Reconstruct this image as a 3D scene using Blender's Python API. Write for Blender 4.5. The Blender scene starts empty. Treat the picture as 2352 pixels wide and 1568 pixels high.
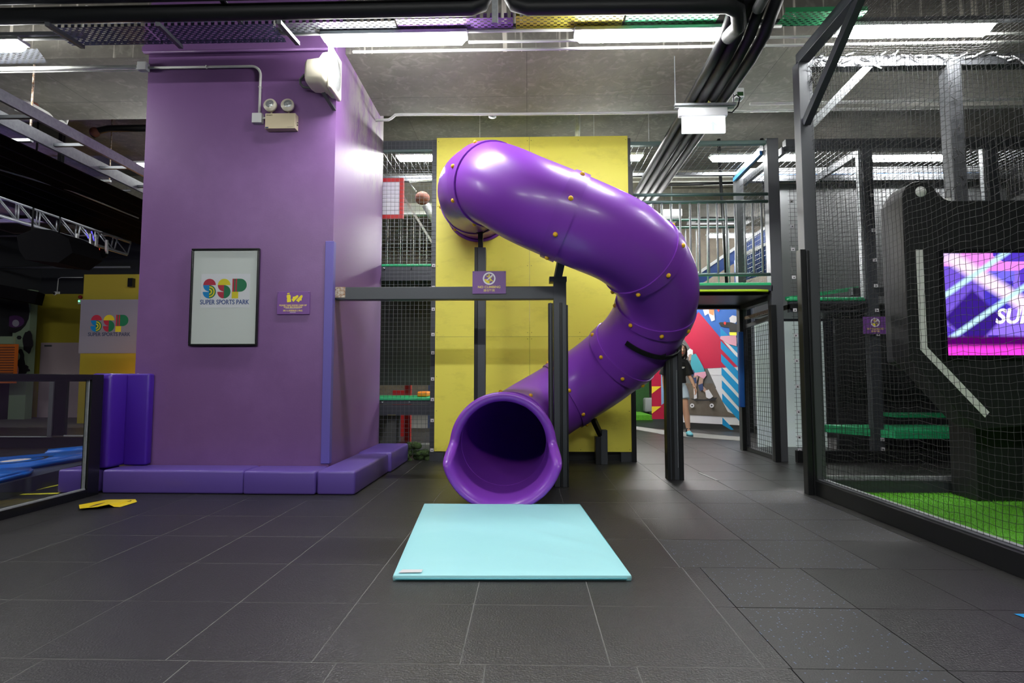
import bpy, bmesh, math, random
from mathutils import Vector, Matrix
random.seed(7)
R = math.radians
SC = bpy.context.scene
COL = SC.collection

# ---------------------------------------------------------------- camera, world, exposure
FPX = 1300.0; YAW = R(1.55); PIT = R(3.79); HC = 1.0
cam_d = bpy.data.cameras.new('camera'); cam = bpy.data.objects.new('camera', cam_d); COL.objects.link(cam)
cam_d.sensor_width = 36.0; cam_d.lens = 36.0*FPX/2352.0; cam_d.clip_start = 0.05; cam_d.clip_end = 100
cam.location = (0, 0, HC); cam.rotation_euler = (math.pi/2+PIT, 0, YAW)
SC.camera = cam
W = bpy.data.worlds.new('world'); SC.world = W; W.use_nodes = True
W.node_tree.nodes['Background'].inputs[0].default_value = (.8, .85, 1, 1)
W.node_tree.nodes['Background'].inputs[1].default_value = 0.02
SC.view_settings.view_transform = 'Standard'; SC.view_settings.look = 'None'
SC.cycles.caustics_reflective = False; SC.cycles.caustics_refractive = False
SC.view_settings.exposure = 0.15; SC.view_settings.gamma = 1.0
try: SC.view_settings.use_curve_mapping = False
except Exception: pass
LAMP = 135.0       # radiance of the fluorescent diffusers

# measured positions: a pixel of the 2352x1568 photograph and a known wall plane give a point of the room
_cp, _sp, _cy, _sy = math.cos(PIT), math.sin(PIT), math.cos(YAW), math.sin(YAW)
_F = (-_sy*_cp, _cy*_cp, _sp); _R = (_cy, _sy, 0); _U = (_sy*_sp, -_cy*_sp, _cp)
def _ray(x, y):
    a = (x-1176)/FPX; b = (784-y)/FPX
    return [_F[i]+a*_R[i]+b*_U[i] for i in range(3)]
def PY(x, y, Y):
    d = _ray(x, y); t = Y/d[1]; return Vector((d[0]*t, Y, HC+d[2]*t))
def PZ(x, y, Z=0.0):
    d = _ray(x, y); t = (Z-HC)/d[2]; return Vector((d[0]*t, d[1]*t, Z))
def PX(x, y, X):
    d = _ray(x, y); t = X/d[0]; return Vector((X, d[1]*t, HC+d[2]*t))

# ---------------------------------------------------------------- materials
MATS = {}
def lin(h):
    c = [int(h[i:i+2], 16)/255 for i in (0, 2, 4)]
    return tuple((v/12.92 if v <= .04045 else ((v+.055)/1.055)**2.4) for v in c)+(1,)
def M(name, col, rough=.5, metal=0., bump=None, var=None, emit=None, spec=None, coat=None, alpha=None, trans=None):
    """col '#hex' or tuple; bump=(scale,strength); var=(scale, hex2, lo, hi, stretch)"""
    if name in MATS: return MATS[name]
    m = bpy.data.materials.new(name); m.use_nodes = True; nt = m.node_tree; N = nt.nodes; L = nt.links
    b = N['Principled BSDF']
    c = lin(col) if isinstance(col, str) else tuple(col)+(1,)
    b.inputs['Base Color'].default_value = c
    b.inputs['Roughness'].default_value = rough; b.inputs['Metallic'].default_value = metal
    if spec is not None: b.inputs['Specular IOR Level'].default_value = spec
    if coat is not None: b.inputs['Coat Weight'].default_value = coat; b.inputs['Coat Roughness'].default_value = .15
    if emit: b.inputs['Emission Color'].default_value = (lin(emit[0]) if isinstance(emit[0], str) else emit[0]); b.inputs['Emission Strength'].default_value = emit[1]
    if trans: b.inputs['Transmission Weight'].default_value = trans
    tc = N.new('ShaderNodeTexCoord')
    if var:
        mp = N.new('ShaderNodeMapping'); L.new(tc.outputs['Object'], mp.inputs[0])
        st = var[4] if len(var) > 4 else (1, 1, 1); mp.inputs['Scale'].default_value = st
        n = N.new('ShaderNodeTexNoise'); n.inputs['Scale'].default_value = var[0]; n.inputs['Detail'].default_value = 8; n.inputs['Roughness'].default_value = .65
        L.new(mp.outputs[0], n.inputs['Vector'])
        r = N.new('ShaderNodeValToRGB'); L.new(n.outputs['Fac'], r.inputs[0])
        r.color_ramp.elements[0].position = var[2]; r.color_ramp.elements[0].color = c
        r.color_ramp.elements[1].position = var[3]; r.color_ramp.elements[1].color = lin(var[1])
        L.new(r.outputs[0], b.inputs['Base Color'])
    if bump:
        n2 = N.new('ShaderNodeTexNoise'); n2.inputs['Scale'].default_value = bump[0]; n2.inputs['Detail'].default_value = 5
        L.new(tc.outputs['Object'], n2.inputs['Vector'])
        bp = N.new('ShaderNodeBump'); bp.inputs['Strength'].default_value = bump[1]; bp.inputs['Distance'].default_value = .01
        L.new(n2.outputs['Fac'], bp.inputs['Height']); L.new(bp.outputs[0], b.inputs['Normal'])
    MATS[name] = m; return m
def nd(m, t): return m.node_tree.nodes.new(t)

M('slide', (.215, .043, .45), .36, bump=(3, .10), coat=.2)
M('slide_band', (.205, .041, .43), .36, bump=(3, .10), coat=.2)
M('bolt_yellow', (.75, .42, .01), .35)
M('pillar', (.175, .082, .235), .42, bump=(60, .06), var=(1.6, '86619a', .45, .95))
M('pillar_side', (.20, .095, .265), .5, bump=(60, .05))
M('corner_guard', (.13, .10, .40), .5)
M('pad_purple', (.115, .068, .34), .42, bump=(7, .25), coat=.1)
M('pad_deep', (.055, .012, .30), .38, bump=(5, .3), coat=.1)
M('mat_cyan', (.34, .70, .75), .5, bump=(5, .35))
M('mat_cyan_side', (.10, .42, .50), .5)
M('yellow_ply', (.84, .77, .095), .5, bump=(90, .05), var=(2.2, 'bfb53c', .52, 1.0, (1, 1, 2.2)))
M('steel_dark', (.052, .058, .067), .42, .25, bump=(40, .05))
M('steel_black', (.010, .011, .012), .4, .2)
M('steel_grey', (.10, .105, .115), .45, .4)
M('galv', (.35, .37, .38), .42, .25, var=(30, '8a8f92', .35, .7))
M('rail_green', (.13, .20, .19), .4, .4)
M('wire', (.10, .11, .12), .45, .5)
M('wire_dark', (.022, .023, .025), .5, .3)
M('net_cord', (.012, .012, .013), .75)
M('pad_green', (.02, .42, .16), .45, bump=(20, .2))
M('lime', (.50, .75, .02), .45)
M('lamp_body', (.75, .77, .78), .5)
M('white_pvc', (.62, .63, .60), .4)
M('beige', (.66, .62, .50), .4)
M('beige_box', (.58, .50, .34), .45)
M('box_white', (.60, .61, .62), .45)
M('rubber_pipe', (.008, .009, .010), .5, bump=(30, .15), spec=.3)
M('foil', (.75, .76, .78), .25, .8)
M('frame_black', (.006, .007, .008), .25)
M('paper', (.72, .755, .735), .6)
M('paper_white', (.80, .80, .85), .6)
M('ink_blue', (.04, .09, .30), .5)
M('lg_red', (.50, .025, .06), .5)
M('lg_yellow', (.78, .66, .02), .5)
M('lg_green', (.01, .19, .08), .5)
M('lg_blue', (.0, .25, .62), .5)
M('sign_purple', (.17, .06, .28), .4)
M('sign_yellow', (.82, .68, .02), .5)
M('sign_white', (.80, .78, .82), .5)
M('sign_cream', (.80, .62, .18), .5)
M('hut_black', (.010, .011, .012), .45)
M('hut_side', (.035, .036, .038), .6)
M('stripe_white', (.70, .71, .68), .6)
M('turf', (.15, .50, .015), .9, bump=(200, .8), var=(120, '448a0c', .35, .75))
M('turf_base', (.10, .36, .012), .9, var=(60, '2c6b08', .3, .75))
M('hedge', (.01, .05, .008), .9, bump=(50, 1), var=(30, '1c4a18', .4, .8))
M('dark_wall', (.018, .02, .023), .7)
M('grey_panel', (.12, .125, .13), .6)
M('blue_panel', (.01, .05, .22), .5)
M('blue_beam', (.01, .12, .35), .5)
M('red', (.62, .02, .02), .45)
M('red_dark', (.35, .01, .01), .5)
M('blue_mat', (.0, .13, .60), .35, bump=(9, .3))
M('tape_yellow', (.80, .78, .06), .5)
M('sticker', (.78, .58, .01), .45)
M('sticker_ink', (.06, .015, .03), .5)
M('orange', (.85, .25, .01), .6)
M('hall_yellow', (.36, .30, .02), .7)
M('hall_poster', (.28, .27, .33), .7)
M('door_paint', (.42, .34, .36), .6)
M('glass_pane', (1, 1, 1), .02, trans=1.0)
M('skin', (.60, .34, .24), .5)
M('hair', (.018, .009, .006), .5)
M('shirt', (.006, .006, .007), .8)
M('shorts', (.50, .60, .72), .8, var=(20, 'b9c8d8', .3, .7))
M('sock', (.01, .01, .01), .8)
M('shoe', (.13, .42, .52), .6)
M('shoe_dark', (.01, .05, .07), .6)
M('lip', (.45, .08, .07), .5)
M('eye_dark', (.01, .008, .006), .3)
M('concrete_grey', (.20, .20, .19), .8)
M('mur_magenta', (.42, .005, .045), .5)
M('mur_blue', (.015, .11, .42), .5)
M('mur_cyan', (.0, .24, .52), .5)
M('mur_yellow', (.80, .60, .03), .5)
M('mur_white', (.62, .61, .64), .5)
M('mur_brown', (.13, .11, .09), .6, var=(3, '52473c', .35, .7))
M('mur_sky', (.22, .36, .60), .5)
M('mur_teal', (.05, .30, .38), .5)
M('mur_pink', (.62, .30, .40), .5)
M('mur_skin', (.38, .24, .19), .5)
M('mur_navy', (.03, .05, .13), .5)
M('mur_black', (.015, .015, .018), .5)
M('mur_orange', (.55, .22, .08), .5)
M('mur_room', (.10, .10, .10), .5)
M('led_red', (.8, .02, .01), .5, emit=((1, .08, .03, 1), 2.5))
M('led_green', (.1, .8, .2), .5, emit=((.2, 1, .45, 1), 2))
M('led_blue', (.1, .1, .8), .5, emit=((.12, .08, 1, 1), .8))
M('amber', (.5, .15, .01), .5)
M('speaker_black', (.004, .004, .005), .9, spec=.05)
M('truss_alu', (.22, .23, .26), .4, .5)
M('rust', (.13, .04, .025), .8)
M('pale_block', (.62, .64, .66), .5)
M('graf_pale', (.22, .30, .20), .7)
M('graf_black', (.008, .006, .01), .7)
M('graf_purple', (.07, .02, .10), .7)
M('shutter', (.55, .14, .02), .6)
M('rusty', (.30, .16, .08), .6, .3, var=(60, 'c9c2b4', .4, .6))
M('strip_light', (.30, .30, .31), .6)
M('rock', (.20, .21, .22), .9)
M('moss', (.04, .08, .02), .95, bump=(60, 1), var=(40, '42512a', .4, .7))
M('tape_white', (.80, .80, .82), .6, bump=(60, .8))
M('chrome', (.75, .76, .78), .12, 1)
M('lens', (.55, .58, .58), .1, .7, bump=(60, .6))
M('chip', (.75, .72, .62), .7)
M('ac_white', (.55, .56, .60), .5)
M('lamp_on', (1, 1, 1), .5, emit=((1, 1, .98, 1), LAMP))
M('exit_on', (1, 1, 1), .5, emit=((.92, 1, .97, 1), 1.6))
M('exit_arrow', (.3, 1, .75), .5, emit=((.50, 1, .84, 1), .8))
M('exit_faint', (.9, .95, .95), .5, emit=((.86, .93, .91, 1), 1.1))
M('added_wash_on', (1, .6, .3), .5, emit=((1, .42, .12, 1), 110))
M('added_wash_purple', (.5, .3, 1), .5, emit=((.42, .32, 1, 1), 160))

def concrete(name, c1, c2, c3, seam=None, drips=False):
    m = M(name, c1, .75); nt = m.node_tree; L = nt.links; b = nt.nodes['Principled BSDF']
    tc = nd(m, 'ShaderNodeTexCoord')
    n1 = nd(m, 'ShaderNodeTexNoise'); n1.inputs['Scale'].default_value = 1.3; n1.inputs['Detail'].default_value = 10; n1.inputs['Roughness'].default_value = .7
    n2 = nd(m, 'ShaderNodeTexNoise'); n2.inputs['Scale'].default_value = 9; n2.inputs['Detail'].default_value = 8; n2.inputs['Distortion'].default_value = 1.2
    L.new(tc.outputs['Object'], n1.inputs['Vector']); L.new(tc.outputs['Object'], n2.inputs['Vector'])
    r1 = nd(m, 'ShaderNodeValToRGB'); L.new(n1.outputs['Fac'], r1.inputs[0])
    e = r1.color_ramp.elements; e[0].position = .3; e[0].color = tuple(c1)+(1,); e[1].position = .7; e[1].color = tuple(c2)+(1,)
    r2 = nd(m, 'ShaderNodeValToRGB'); L.new(n2.outputs['Fac'], r2.inputs[0])
    e = r2.color_ramp.elements; e[0].position = .52; e[0].color = (0, 0, 0, 1); e[1].position = .8; e[1].color = (.8, .8, .8, 1)
    mx = nd(m, 'ShaderNodeMix'); mx.data_type = 'RGBA'; L.new(r2.outputs[0], mx.inputs['Factor']); L.new(r1.outputs[0], mx.inputs['A']); mx.inputs['B'].default_value = tuple(c3)+(1,)
    out = mx.outputs['Result']
    if seam:
        br = nd(m, 'ShaderNodeTexBrick'); L.new(tc.outputs['Object'], br.inputs['Vector'])
        br.inputs['Scale'].default_value = 1; br.inputs['Brick Width'].default_value = seam[0]; br.inputs['Row Height'].default_value = seam[1]
        br.inputs['Mortar Size'].default_value = .004; br.offset = 0; br.inputs['Color1'].default_value = br.inputs['Color2'].default_value = (0, 0, 0, 1); br.inputs['Mortar'].default_value = (.6, .6, .6, 1)
        mx2 = nd(m, 'ShaderNodeMix'); mx2.data_type = 'RGBA'; L.new(br.outputs['Color'], mx2.inputs['Factor']); L.new(out, mx2.inputs['A']); mx2.inputs['B'].default_value = (.04, .038, .035, 1); out = mx2.outputs['Result']
    if drips:
        mp = nd(m, 'ShaderNodeMapping'); mp.inputs['Scale'].default_value = (7, 1, .25); L.new(tc.outputs['Object'], mp.inputs[0])
        n3 = nd(m, 'ShaderNodeTexNoise'); n3.inputs['Scale'].default_value = 2.2; n3.inputs['Detail'].default_value = 3; L.new(mp.outputs[0], n3.inputs['Vector'])
        r3 = nd(m, 'ShaderNodeValToRGB'); L.new(n3.outputs['Fac'], r3.inputs[0]); e = r3.color_ramp.elements; e[0].position = .6; e[1].position = .67
        mx3 = nd(m, 'ShaderNodeMix'); mx3.data_type = 'RGBA'; L.new(r3.outputs[0], mx3.inputs['Factor']); L.new(out, mx3.inputs['A']); mx3.inputs['B'].default_value = (.55, .52, .45, 1); out = mx3.outputs['Result']
    L.new(out, b.inputs['Base Color'])
    bp = nd(m, 'ShaderNodeBump'); bp.inputs['Strength'].default_value = .25; bp.inputs['Distance'].default_value = .01
    L.new(n2.outputs['Fac'], bp.inputs['Height']); L.new(bp.outputs[0], b.inputs['Normal'])
    return m
concrete('soffit', (.125, .122, .095), (.215, .205, .17), (.30, .29, .25), seam=(2.6, 1.6))
concrete('beam_face', (.10, .095, .08), (.17, .16, .14), (.24, .23, .2), drips=True)
concrete('slab', (.08, .085, .075), (.17, .16, .14), (.24, .24, .21), seam=(1.8, 2.4))
concrete('old_wall', (.10, .085, .065), (.22, .19, .15), (.10, .07, .05))

# pillar side: scuffed paint (wear with a shape of its own) and a darker lower coat
def scuffed():
    m = MATS['pillar_side']; nt = m.node_tree; L = nt.links; b = nt.nodes['Principled BSDF']
    tc = nd(m, 'ShaderNodeTexCoord'); mp = nd(m, 'ShaderNodeMapping'); mp.inputs['Scale'].default_value = (1, 2.2, .9); mp.inputs['Rotation'].default_value = (.5, 0, 0)
    L.new(tc.outputs['Object'], mp.inputs[0])
    n = nd(m, 'ShaderNodeTexNoise'); n.inputs['Scale'].default_value = 2.6; n.inputs['Detail'].default_value = 12; n.inputs['Roughness'].default_value = .75; L.new(mp.outputs[0], n.inputs['Vector'])
    r = nd(m, 'ShaderNodeValToRGB'); L.new(n.outputs['Fac'], r.inputs[0]); e = r.color_ramp.elements; e[0].position = .42; e[0].color = (0, 0, 0, 1); e[1].position = .56; e[1].color = (1, 1, 1, 1)
    sp = nd(m, 'ShaderNodeSeparateXYZ'); L.new(tc.outputs['Object'], sp.inputs[0])
    def mr(out, a, bb):
        q = nd(m, 'ShaderNodeMapRange'); q.inputs['From Min'].default_value = a; q.inputs['From Max'].default_value = bb; L.new(out, q.inputs['Value']); return q.outputs[0]
    zf = mr(sp.outputs['Z'], 3.1, 3.7); yf = mr(sp.outputs['Y'], 5.35, 6.0)
    mu = nd(m, 'ShaderNodeMath'); mu.operation = 'MULTIPLY'; L.new(zf, mu.inputs[0]); L.new(yf, mu.inputs[1])
    mu2 = nd(m, 'ShaderNodeMath'); mu2.operation = 'MULTIPLY'; L.new(mu.outputs[0], mu2.inputs[0]); L.new(r.outputs[0], mu2.inputs[1])
    mx = nd(m, 'ShaderNodeMix'); mx.data_type = 'RGBA'; mx.inputs['A'].default_value = (.20, .095, .265, 1); mx.inputs['B'].default_value = (.30, .27, .27, 1)
    L.new(mu2.outputs[0], mx.inputs['Factor']); L.new(mx.outputs['Result'], b.inputs['Base Color'])
scuffed()

def speckled():
    m = M('tile_speckled', (.028, .028, .029), .5, bump=(150, .25)); nt = m.node_tree; L = nt.links; b = nt.nodes['Principled BSDF']
    tc = nd(m, 'ShaderNodeTexCoord'); v = nd(m, 'ShaderNodeTexVoronoi'); v.inputs['Scale'].default_value = 75; L.new(tc.outputs['Object'], v.inputs['Vector'])
    r = nd(m, 'ShaderNodeValToRGB'); L.new(v.outputs['Distance'], r.inputs[0]); e = r.color_ramp.elements; e[0].position = .2; e[0].color = (1, 1, 1, 1); e[1].position = .28; e[1].color = (0, 0, 0, 1)
    g = nd(m, 'ShaderNodeSeparateColor'); L.new(v.outputs['Color'], g.inputs[0])
    gt = nd(m, 'ShaderNodeMath'); gt.operation = 'GREATER_THAN'; gt.inputs[1].default_value = .76; L.new(g.outputs[0], gt.inputs[0])
    mu = nd(m, 'ShaderNodeMath'); mu.operation = 'MULTIPLY'; L.new(r.outputs[0], mu.inputs[0]); L.new(gt.outputs[0], mu.inputs[1])
    mx = nd(m, 'ShaderNodeMix'); mx.data_type = 'RGBA'; mx.inputs['A'].default_value = (.0245, .0245, .025, 1); mx.inputs['B'].default_value = (.13, .18, .33, 1)
    L.new(mu.outputs[0], mx.inputs['Factor']); L.new(mx.outputs['Result'], b.inputs['Base Color'])
speckled()
M('tile', (.0265, .026, .026), .33, bump=(120, .35), var=(2.5, '2b2b2a', .3, .8))
M('tile_b', (.024, .024, .0245), .36, bump=(120, .35), var=(3, '2a292a', .3, .8))
M('seam', (.15, .15, .145), .8)

def tray_mat(name, c):
    m = M(name, c, .5, .2); nt = m.node_tree; L = nt.links; b = nt.nodes['Principled BSDF']
    tc = nd(m, 'ShaderNodeTexCoord'); mp = nd(m, 'ShaderNodeMapping'); L.new(tc.outputs['Object'], mp.inputs[0]); mp.inputs['Scale'].default_value = (17, 40, 1)
    br = nd(m, 'ShaderNodeTexBrick'); L.new(mp.outputs[0], br.inputs['Vector']); br.inputs['Scale'].default_value = 1; br.inputs['Brick Width'].default_value = 1; br.inputs['Row Height'].default_value = 1.0
    br.inputs['Mortar Size'].default_value = .26; br.inputs['Mortar Smooth'].default_value = 0; br.inputs['Color1'].default_value = br.inputs['Color2'].default_value = (1, 1, 1, 1); br.inputs['Mortar'].default_value = (0, 0, 0, 1)
    tr = nd(m, 'ShaderNodeBsdfTransparent'); ms = nd(m, 'ShaderNodeMixShader'); L.new(br.outputs['Color'], ms.inputs[0]); L.new(b.outputs[0], ms.inputs[1]); L.new(tr.outputs[0], ms.inputs[2])
    L.new(ms.outputs[0], nt.nodes['Material Output'].inputs[0])
for n_, c_ in (('tray_blue', (.08, .09, .17)), ('tray_purple', (.17, .08, .27)), ('tray_yellow', (.50, .45, .05)), ('tray_green', (.03, .28, .11)), ('tray_grey', (.13, .14, .16))): tray_mat(n_, c_)

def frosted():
    m = M('frosted', (.55, .62, .60), .25, emit=((.62, .72, .70, 1), .28)); nt = m.node_tree; L = nt.links; b = nt.nodes['Principled BSDF']  # weak emission stands in for light coming through from behind
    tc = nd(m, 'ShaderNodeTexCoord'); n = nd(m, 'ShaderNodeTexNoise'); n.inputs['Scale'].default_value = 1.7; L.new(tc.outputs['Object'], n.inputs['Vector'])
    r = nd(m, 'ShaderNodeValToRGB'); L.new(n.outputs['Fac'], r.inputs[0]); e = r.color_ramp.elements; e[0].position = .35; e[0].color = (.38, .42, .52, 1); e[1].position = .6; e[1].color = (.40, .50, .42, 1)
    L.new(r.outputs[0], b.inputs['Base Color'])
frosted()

def screen_mat():
    m = M('screen', (0, 0, 0), .15); nt = m.node_tree; L = nt.links; b = nt.nodes['Principled BSDF']
    tc = nd(m, 'ShaderNodeTexCoord'); sp = nd(m, 'ShaderNodeSeparateXYZ'); L.new(tc.outputs['UV'], sp.inputs[0])
    U_, V_ = sp.outputs[0], sp.outputs[1]
    def ma(op, a, bb=None, c=None):
        q = nd(m, 'ShaderNodeMath'); q.operation = op
        for i, x in enumerate((a, bb, c)):
            if x is None: continue
            if isinstance(x, (int, float)): q.inputs[i].default_value = x
            else: L.new(x, q.inputs[i])
        return q.outputs[0]
    def beam(ku, kv, c, w, soft):      # 1 on the line ku*u+kv*v=c
        s = ma('ADD', ma('MULTIPLY', U_, ku), ma('MULTIPLY', V_, kv)); d = ma('ABSOLUTE', ma('SUBTRACT', s, c))
        q = nd(m, 'ShaderNodeMapRange'); q.inputs['From Min'].default_value = w+soft; q.inputs['From Max'].default_value = w; L.new(d, q.inputs['Value']); return q.outputs[0]
    nz = nd(m, 'ShaderNodeTexVoronoi'); nz.inputs['Scale'].default_value = 3.4; nz.distance = 'MANHATTAN'; L.new(tc.outputs['UV'], nz.inputs['Vector'])
    r = nd(m, 'ShaderNodeValToRGB'); sc = nd(m, 'ShaderNodeSeparateColor'); L.new(nz.outputs['Color'], sc.inputs[0]); L.new(sc.outputs[0], r.inputs[0])
    e = r.color_ramp.elements; e[0].position = 0; e[0].color = (.02, .03, .45, 1); e[1].position = 1; e[1].color = (.02, .12, .85, 1)
    for p, c in ((.3, (.10, .04, .55, 1)), (.55, (.35, .22, .85, 1)), (.75, (.85, .25, .85, 1))):
        x = r.color_ramp.elements.new(p); x.color = c
    cur = r.outputs[0]
    def over(fac, col):
        nonlocal cur
        q = nd(m, 'ShaderNodeMix'); q.data_type = 'RGBA'; L.new(fac, q.inputs['Factor']); L.new(cur, q.inputs['A']); q.inputs['B'].default_value = col; cur = q.outputs['Result']
    # dark diamond lower left
    dd = ma('ADD', ma('ABSOLUTE', ma('SUBTRACT', U_, .17)), ma('ABSOLUTE', ma('MULTIPLY', ma('SUBTRACT', V_, .36), .62)))
    q = nd(m, 'ShaderNodeMapRange'); q.inputs['From Min'].default_value = .19; q.inputs['From Max'].default_value = .16; L.new(dd, q.inputs['Value']); over(q.outputs[0], (.035, .01, .22, 1))
    over(beam(1, .9, 0.92, .035, .07), (1, .75, .95, 1))
    over(beam(-1, .9, .52, .012, .03), (.55, .85, 1, 1))
    over(beam(-1, .9, .12, .010, .03), (.55, .85, 1, 1))
    over(beam(-1, .9, .90, .05, .08), (.75, .55, 1, 1))
    lo = nd(m, 'ShaderNodeMapRange'); lo.inputs['From Min'].default_value = .20; lo.inputs['From Max'].default_value = .17; L.new(V_, lo.inputs['Value'])
    over(lo.outputs[0], (.08, .0, .12, 1))
    lo = nd(m, 'ShaderNodeMapRange'); lo.inputs['From Min'].default_value = .115; lo.inputs['From Max'].default_value = .06; L.new(V_, lo.inputs['Value'])
    over(lo.outputs[0], (1, .05, .72, 1))
    L.new(cur, b.inputs['Emission Color']); b.inputs['Emission Strength'].default_value = 1.15
screen_mat()

def netgreen(): pass

# ---------------------------------------------------------------- mesh builder
def world_origin(o):
    v = Vector((0, 0, 0))
    while o is not None: v = v+o.location; o = o.parent
    return v
class MB:
    def __init__(s): s.v = []; s.f = []; s.m = []; s.sm = []; s.mats = []
    def mi(s, name):
        if name not in s.mats: s.mats.append(name)
        return s.mats.index(name)
    def add(s, vs, fs, mat, smooth=False):
        n = len(s.v); s.v += [tuple(x) for x in vs]; k = s.mi(mat)
        for f in fs: s.f.append([i+n for i in f]); s.m.append(k); s.sm.append(smooth)
        return s
    def box(s, x0, x1, y0, y1, z0, z1, mat, rot=None, piv=None):
        if x0 > x1: x0, x1 = x1, x0
        if y0 > y1: y0, y1 = y1, y0
        if z0 > z1: z0, z1 = z1, z0
        vs = [Vector(p) for p in ((x0, y0, z0), (x1, y0, z0), (x1, y1, z0), (x0, y1, z0), (x0, y0, z1), (x1, y0, z1), (x1, y1, z1), (x0, y1, z1))]
        if rot is not None:
            c = Vector(piv) if piv is not None else sum(vs, Vector())/8
            vs = [rot @ (p-c)+c for p in vs]
        return s.add(vs, [(0, 3, 2, 1), (4, 5, 6, 7), (0, 1, 5, 4), (1, 2, 6, 5), (2, 3, 7, 6), (3, 0, 4, 7)], mat)
    def rbox(s, x0, x1, y0, y1, z0, z1, r, mat, seg=3):
        """rounded box"""
        bm = bmesh.new(); bmesh.ops.create_cube(bm, size=1)
        for v in bm.verts: v.co = ((x0+x1)/2+v.co.x*(x1-x0), (y0+y1)/2+v.co.y*(y1-y0), (z0+z1)/2+v.co.z*(z1-z0))
        bmesh.ops.bevel(bm, geom=bm.edges[:]+bm.verts[:], offset=r, segments=seg, affect='EDGES', profile=.5)
        s.addbm(bm, mat, True); return s
    def addbm(s, bm, mat, smooth=True, mtx=None):
        bm.verts.ensure_lookup_table(); bm.verts.index_update()
        vs = [(mtx @ v.co if mtx else v.co.copy()) for v in bm.verts]
        s.add(vs, [[v.index for v in f.verts] for f in bm.faces], mat, smooth); bm.free(); return s
    def tube(s, pts, r, mat, n=10, closed=False, cap=True, smooth=True):
        pts = [Vector(p) for p in pts]; N = len(pts); fr = frames(pts); rr = r if isinstance(r, (list, tuple)) else [r]*N
        vs = []
        for i in range(N):
            _, a, b = fr[i]
            for k in range(n):
                t = 2*math.pi*(k+.5)/n; vs.append(pts[i]+(a*math.cos(t)+b*math.sin(t))*rr[i])
        fs = []
        for i in range(N-1):
            for k in range(n): fs.append((i*n+k, i*n+(k+1) % n, (i+1)*n+(k+1) % n, (i+1)*n+k))
        if cap: fs.append(tuple(range(n))[::-1]); fs.append(tuple((N-1)*n+k for k in range(n)))
        return s.add(vs, fs, mat, smooth)
    def bar(s, p0, p1, w, h, mat, up=(0, 0, 1)):
        """rectangular bar from p0 to p1, w across, h along up"""
        p0, p1 = Vector(p0), Vector(p1); d = (p1-p0).normalized(); u = Vector(up)
        a = d.cross(u)
        if a.length < 1e-4: a = d.cross(Vector((1, 0, 0)))
        a.normalize(); b = a.cross(d).normalized()
        vs = [p+a*x*w/2+b*y*h/2 for p in (p0, p1) for x, y in ((-1, -1), (1, -1), (1, 1), (-1, 1))]
        return s.add(vs, [(0, 1, 2, 3), (7, 6, 5, 4), (0, 4, 5, 1), (1, 5, 6, 2), (2, 6, 7, 3), (3, 7, 4, 0)], mat)
    def disc(s, c, r, d, nrm, mat, n=24, r2=None):
        nrm = Vector(nrm).normalized(); c = Vector(c)
        return s.tube([c-nrm*d/2, c+nrm*d/2], [r, r if r2 is None else r2], mat, n)
    def ball(s, c, r, mat, sc=(1, 1, 1), u=14, v=9, rot=None):
        c = Vector(c); vs = []; fs = []
        for j in range(v+1):
            ph = math.pi*j/v
            for i in range(u):
                th = 2*math.pi*i/u; p = Vector((math.sin(ph)*math.cos(th)*sc[0], math.sin(ph)*math.sin(th)*sc[1], math.cos(ph)*sc[2]))*r
                if rot is not None: p = rot @ p
                vs.append(c+p)
        for j in range(v):
            for i in range(u): fs.append((j*u+i, (j+1)*u+i, (j+1)*u+(i+1) % u, j*u+(i+1) % u))
        return s.add(vs, fs, mat, True)
    def poly(s, pts, mat, d=(0, 0, 0), org=(0, 0, 0), ux=(1, 0, 0), uy=(0, 0, 1)):
        """polygon in plane (ux,uy) with thickness vector d"""
        o, ux, uy, d = Vector(org), Vector(ux), Vector(uy), Vector(d)
        a = [o+ux*p[0]+uy*p[1] for p in pts]; n = len(a)
        b = [p+d for p in a]
        fs = [tuple(range(n)), tuple(range(n, 2*n))[::-1]]+[(i, (i+1) % n, n+(i+1) % n, n+i) for i in range(n)]
        return s.add(a+b, fs, mat)
    def text(s, body, size, org, mat, ux=(1, 0, 0), uy=(0, 0, 1), align='CENTER', bold=.012, ext=.0008, sx=1.0, spacing=1.0, shear=0):
        cu = bpy.data.curves.new('t', 'FONT'); cu.body = body; cu.size = size; cu.align_x = align; cu.align_y = 'CENTER'
        cu.extrude = ext; cu.offset = bold*size; cu.space_character = spacing; cu.shear = shear; cu.resolution_u = 4
        o = bpy.data.objects.new('t', cu); COL.objects.link(o); dg = bpy.context.evaluated_depsgraph_get(); dg.update()
        me = bpy.data.meshes.new_from_object(o.evaluated_get(dg))
        ux, uy = Vector(ux), Vector(uy); uz = ux.cross(uy); og = Vector(org)
        vs = [og+ux*v.co.x*sx+uy*v.co.y+uz*v.co.z for v in me.vertices]
        s.add(vs, [list(p.vertices) for p in me.polygons], mat)
        bpy.data.objects.remove(o); bpy.data.curves.remove(cu); bpy.data.meshes.remove(me); return s
    def build(s, name, parent=None, bevel=0, seg=2, origin=None, fix=True):
        me = bpy.data.meshes.new(name)
        if parent is not None: og = world_origin(parent)
        elif origin is not None: og = Vector(origin)
        else:
            xs = [v[0] for v in s.v]; ys = [v[1] for v in s.v]; zs = [v[2] for v in s.v]
            og = Vector(((min(xs)+max(xs))/2, (min(ys)+max(ys))/2, min(zs)))
            if name in STRUCT_ORIGIN: og = Vector((0, 0, 0))
        me.from_pydata([tuple(Vector(v)-og) for v in s.v], [], s.f)
        for n in s.mats: me.materials.append(MATS[n])
        me.polygons.foreach_set('material_index', s.m); me.polygons.foreach_set('use_smooth', s.sm)
        me.update()
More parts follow.
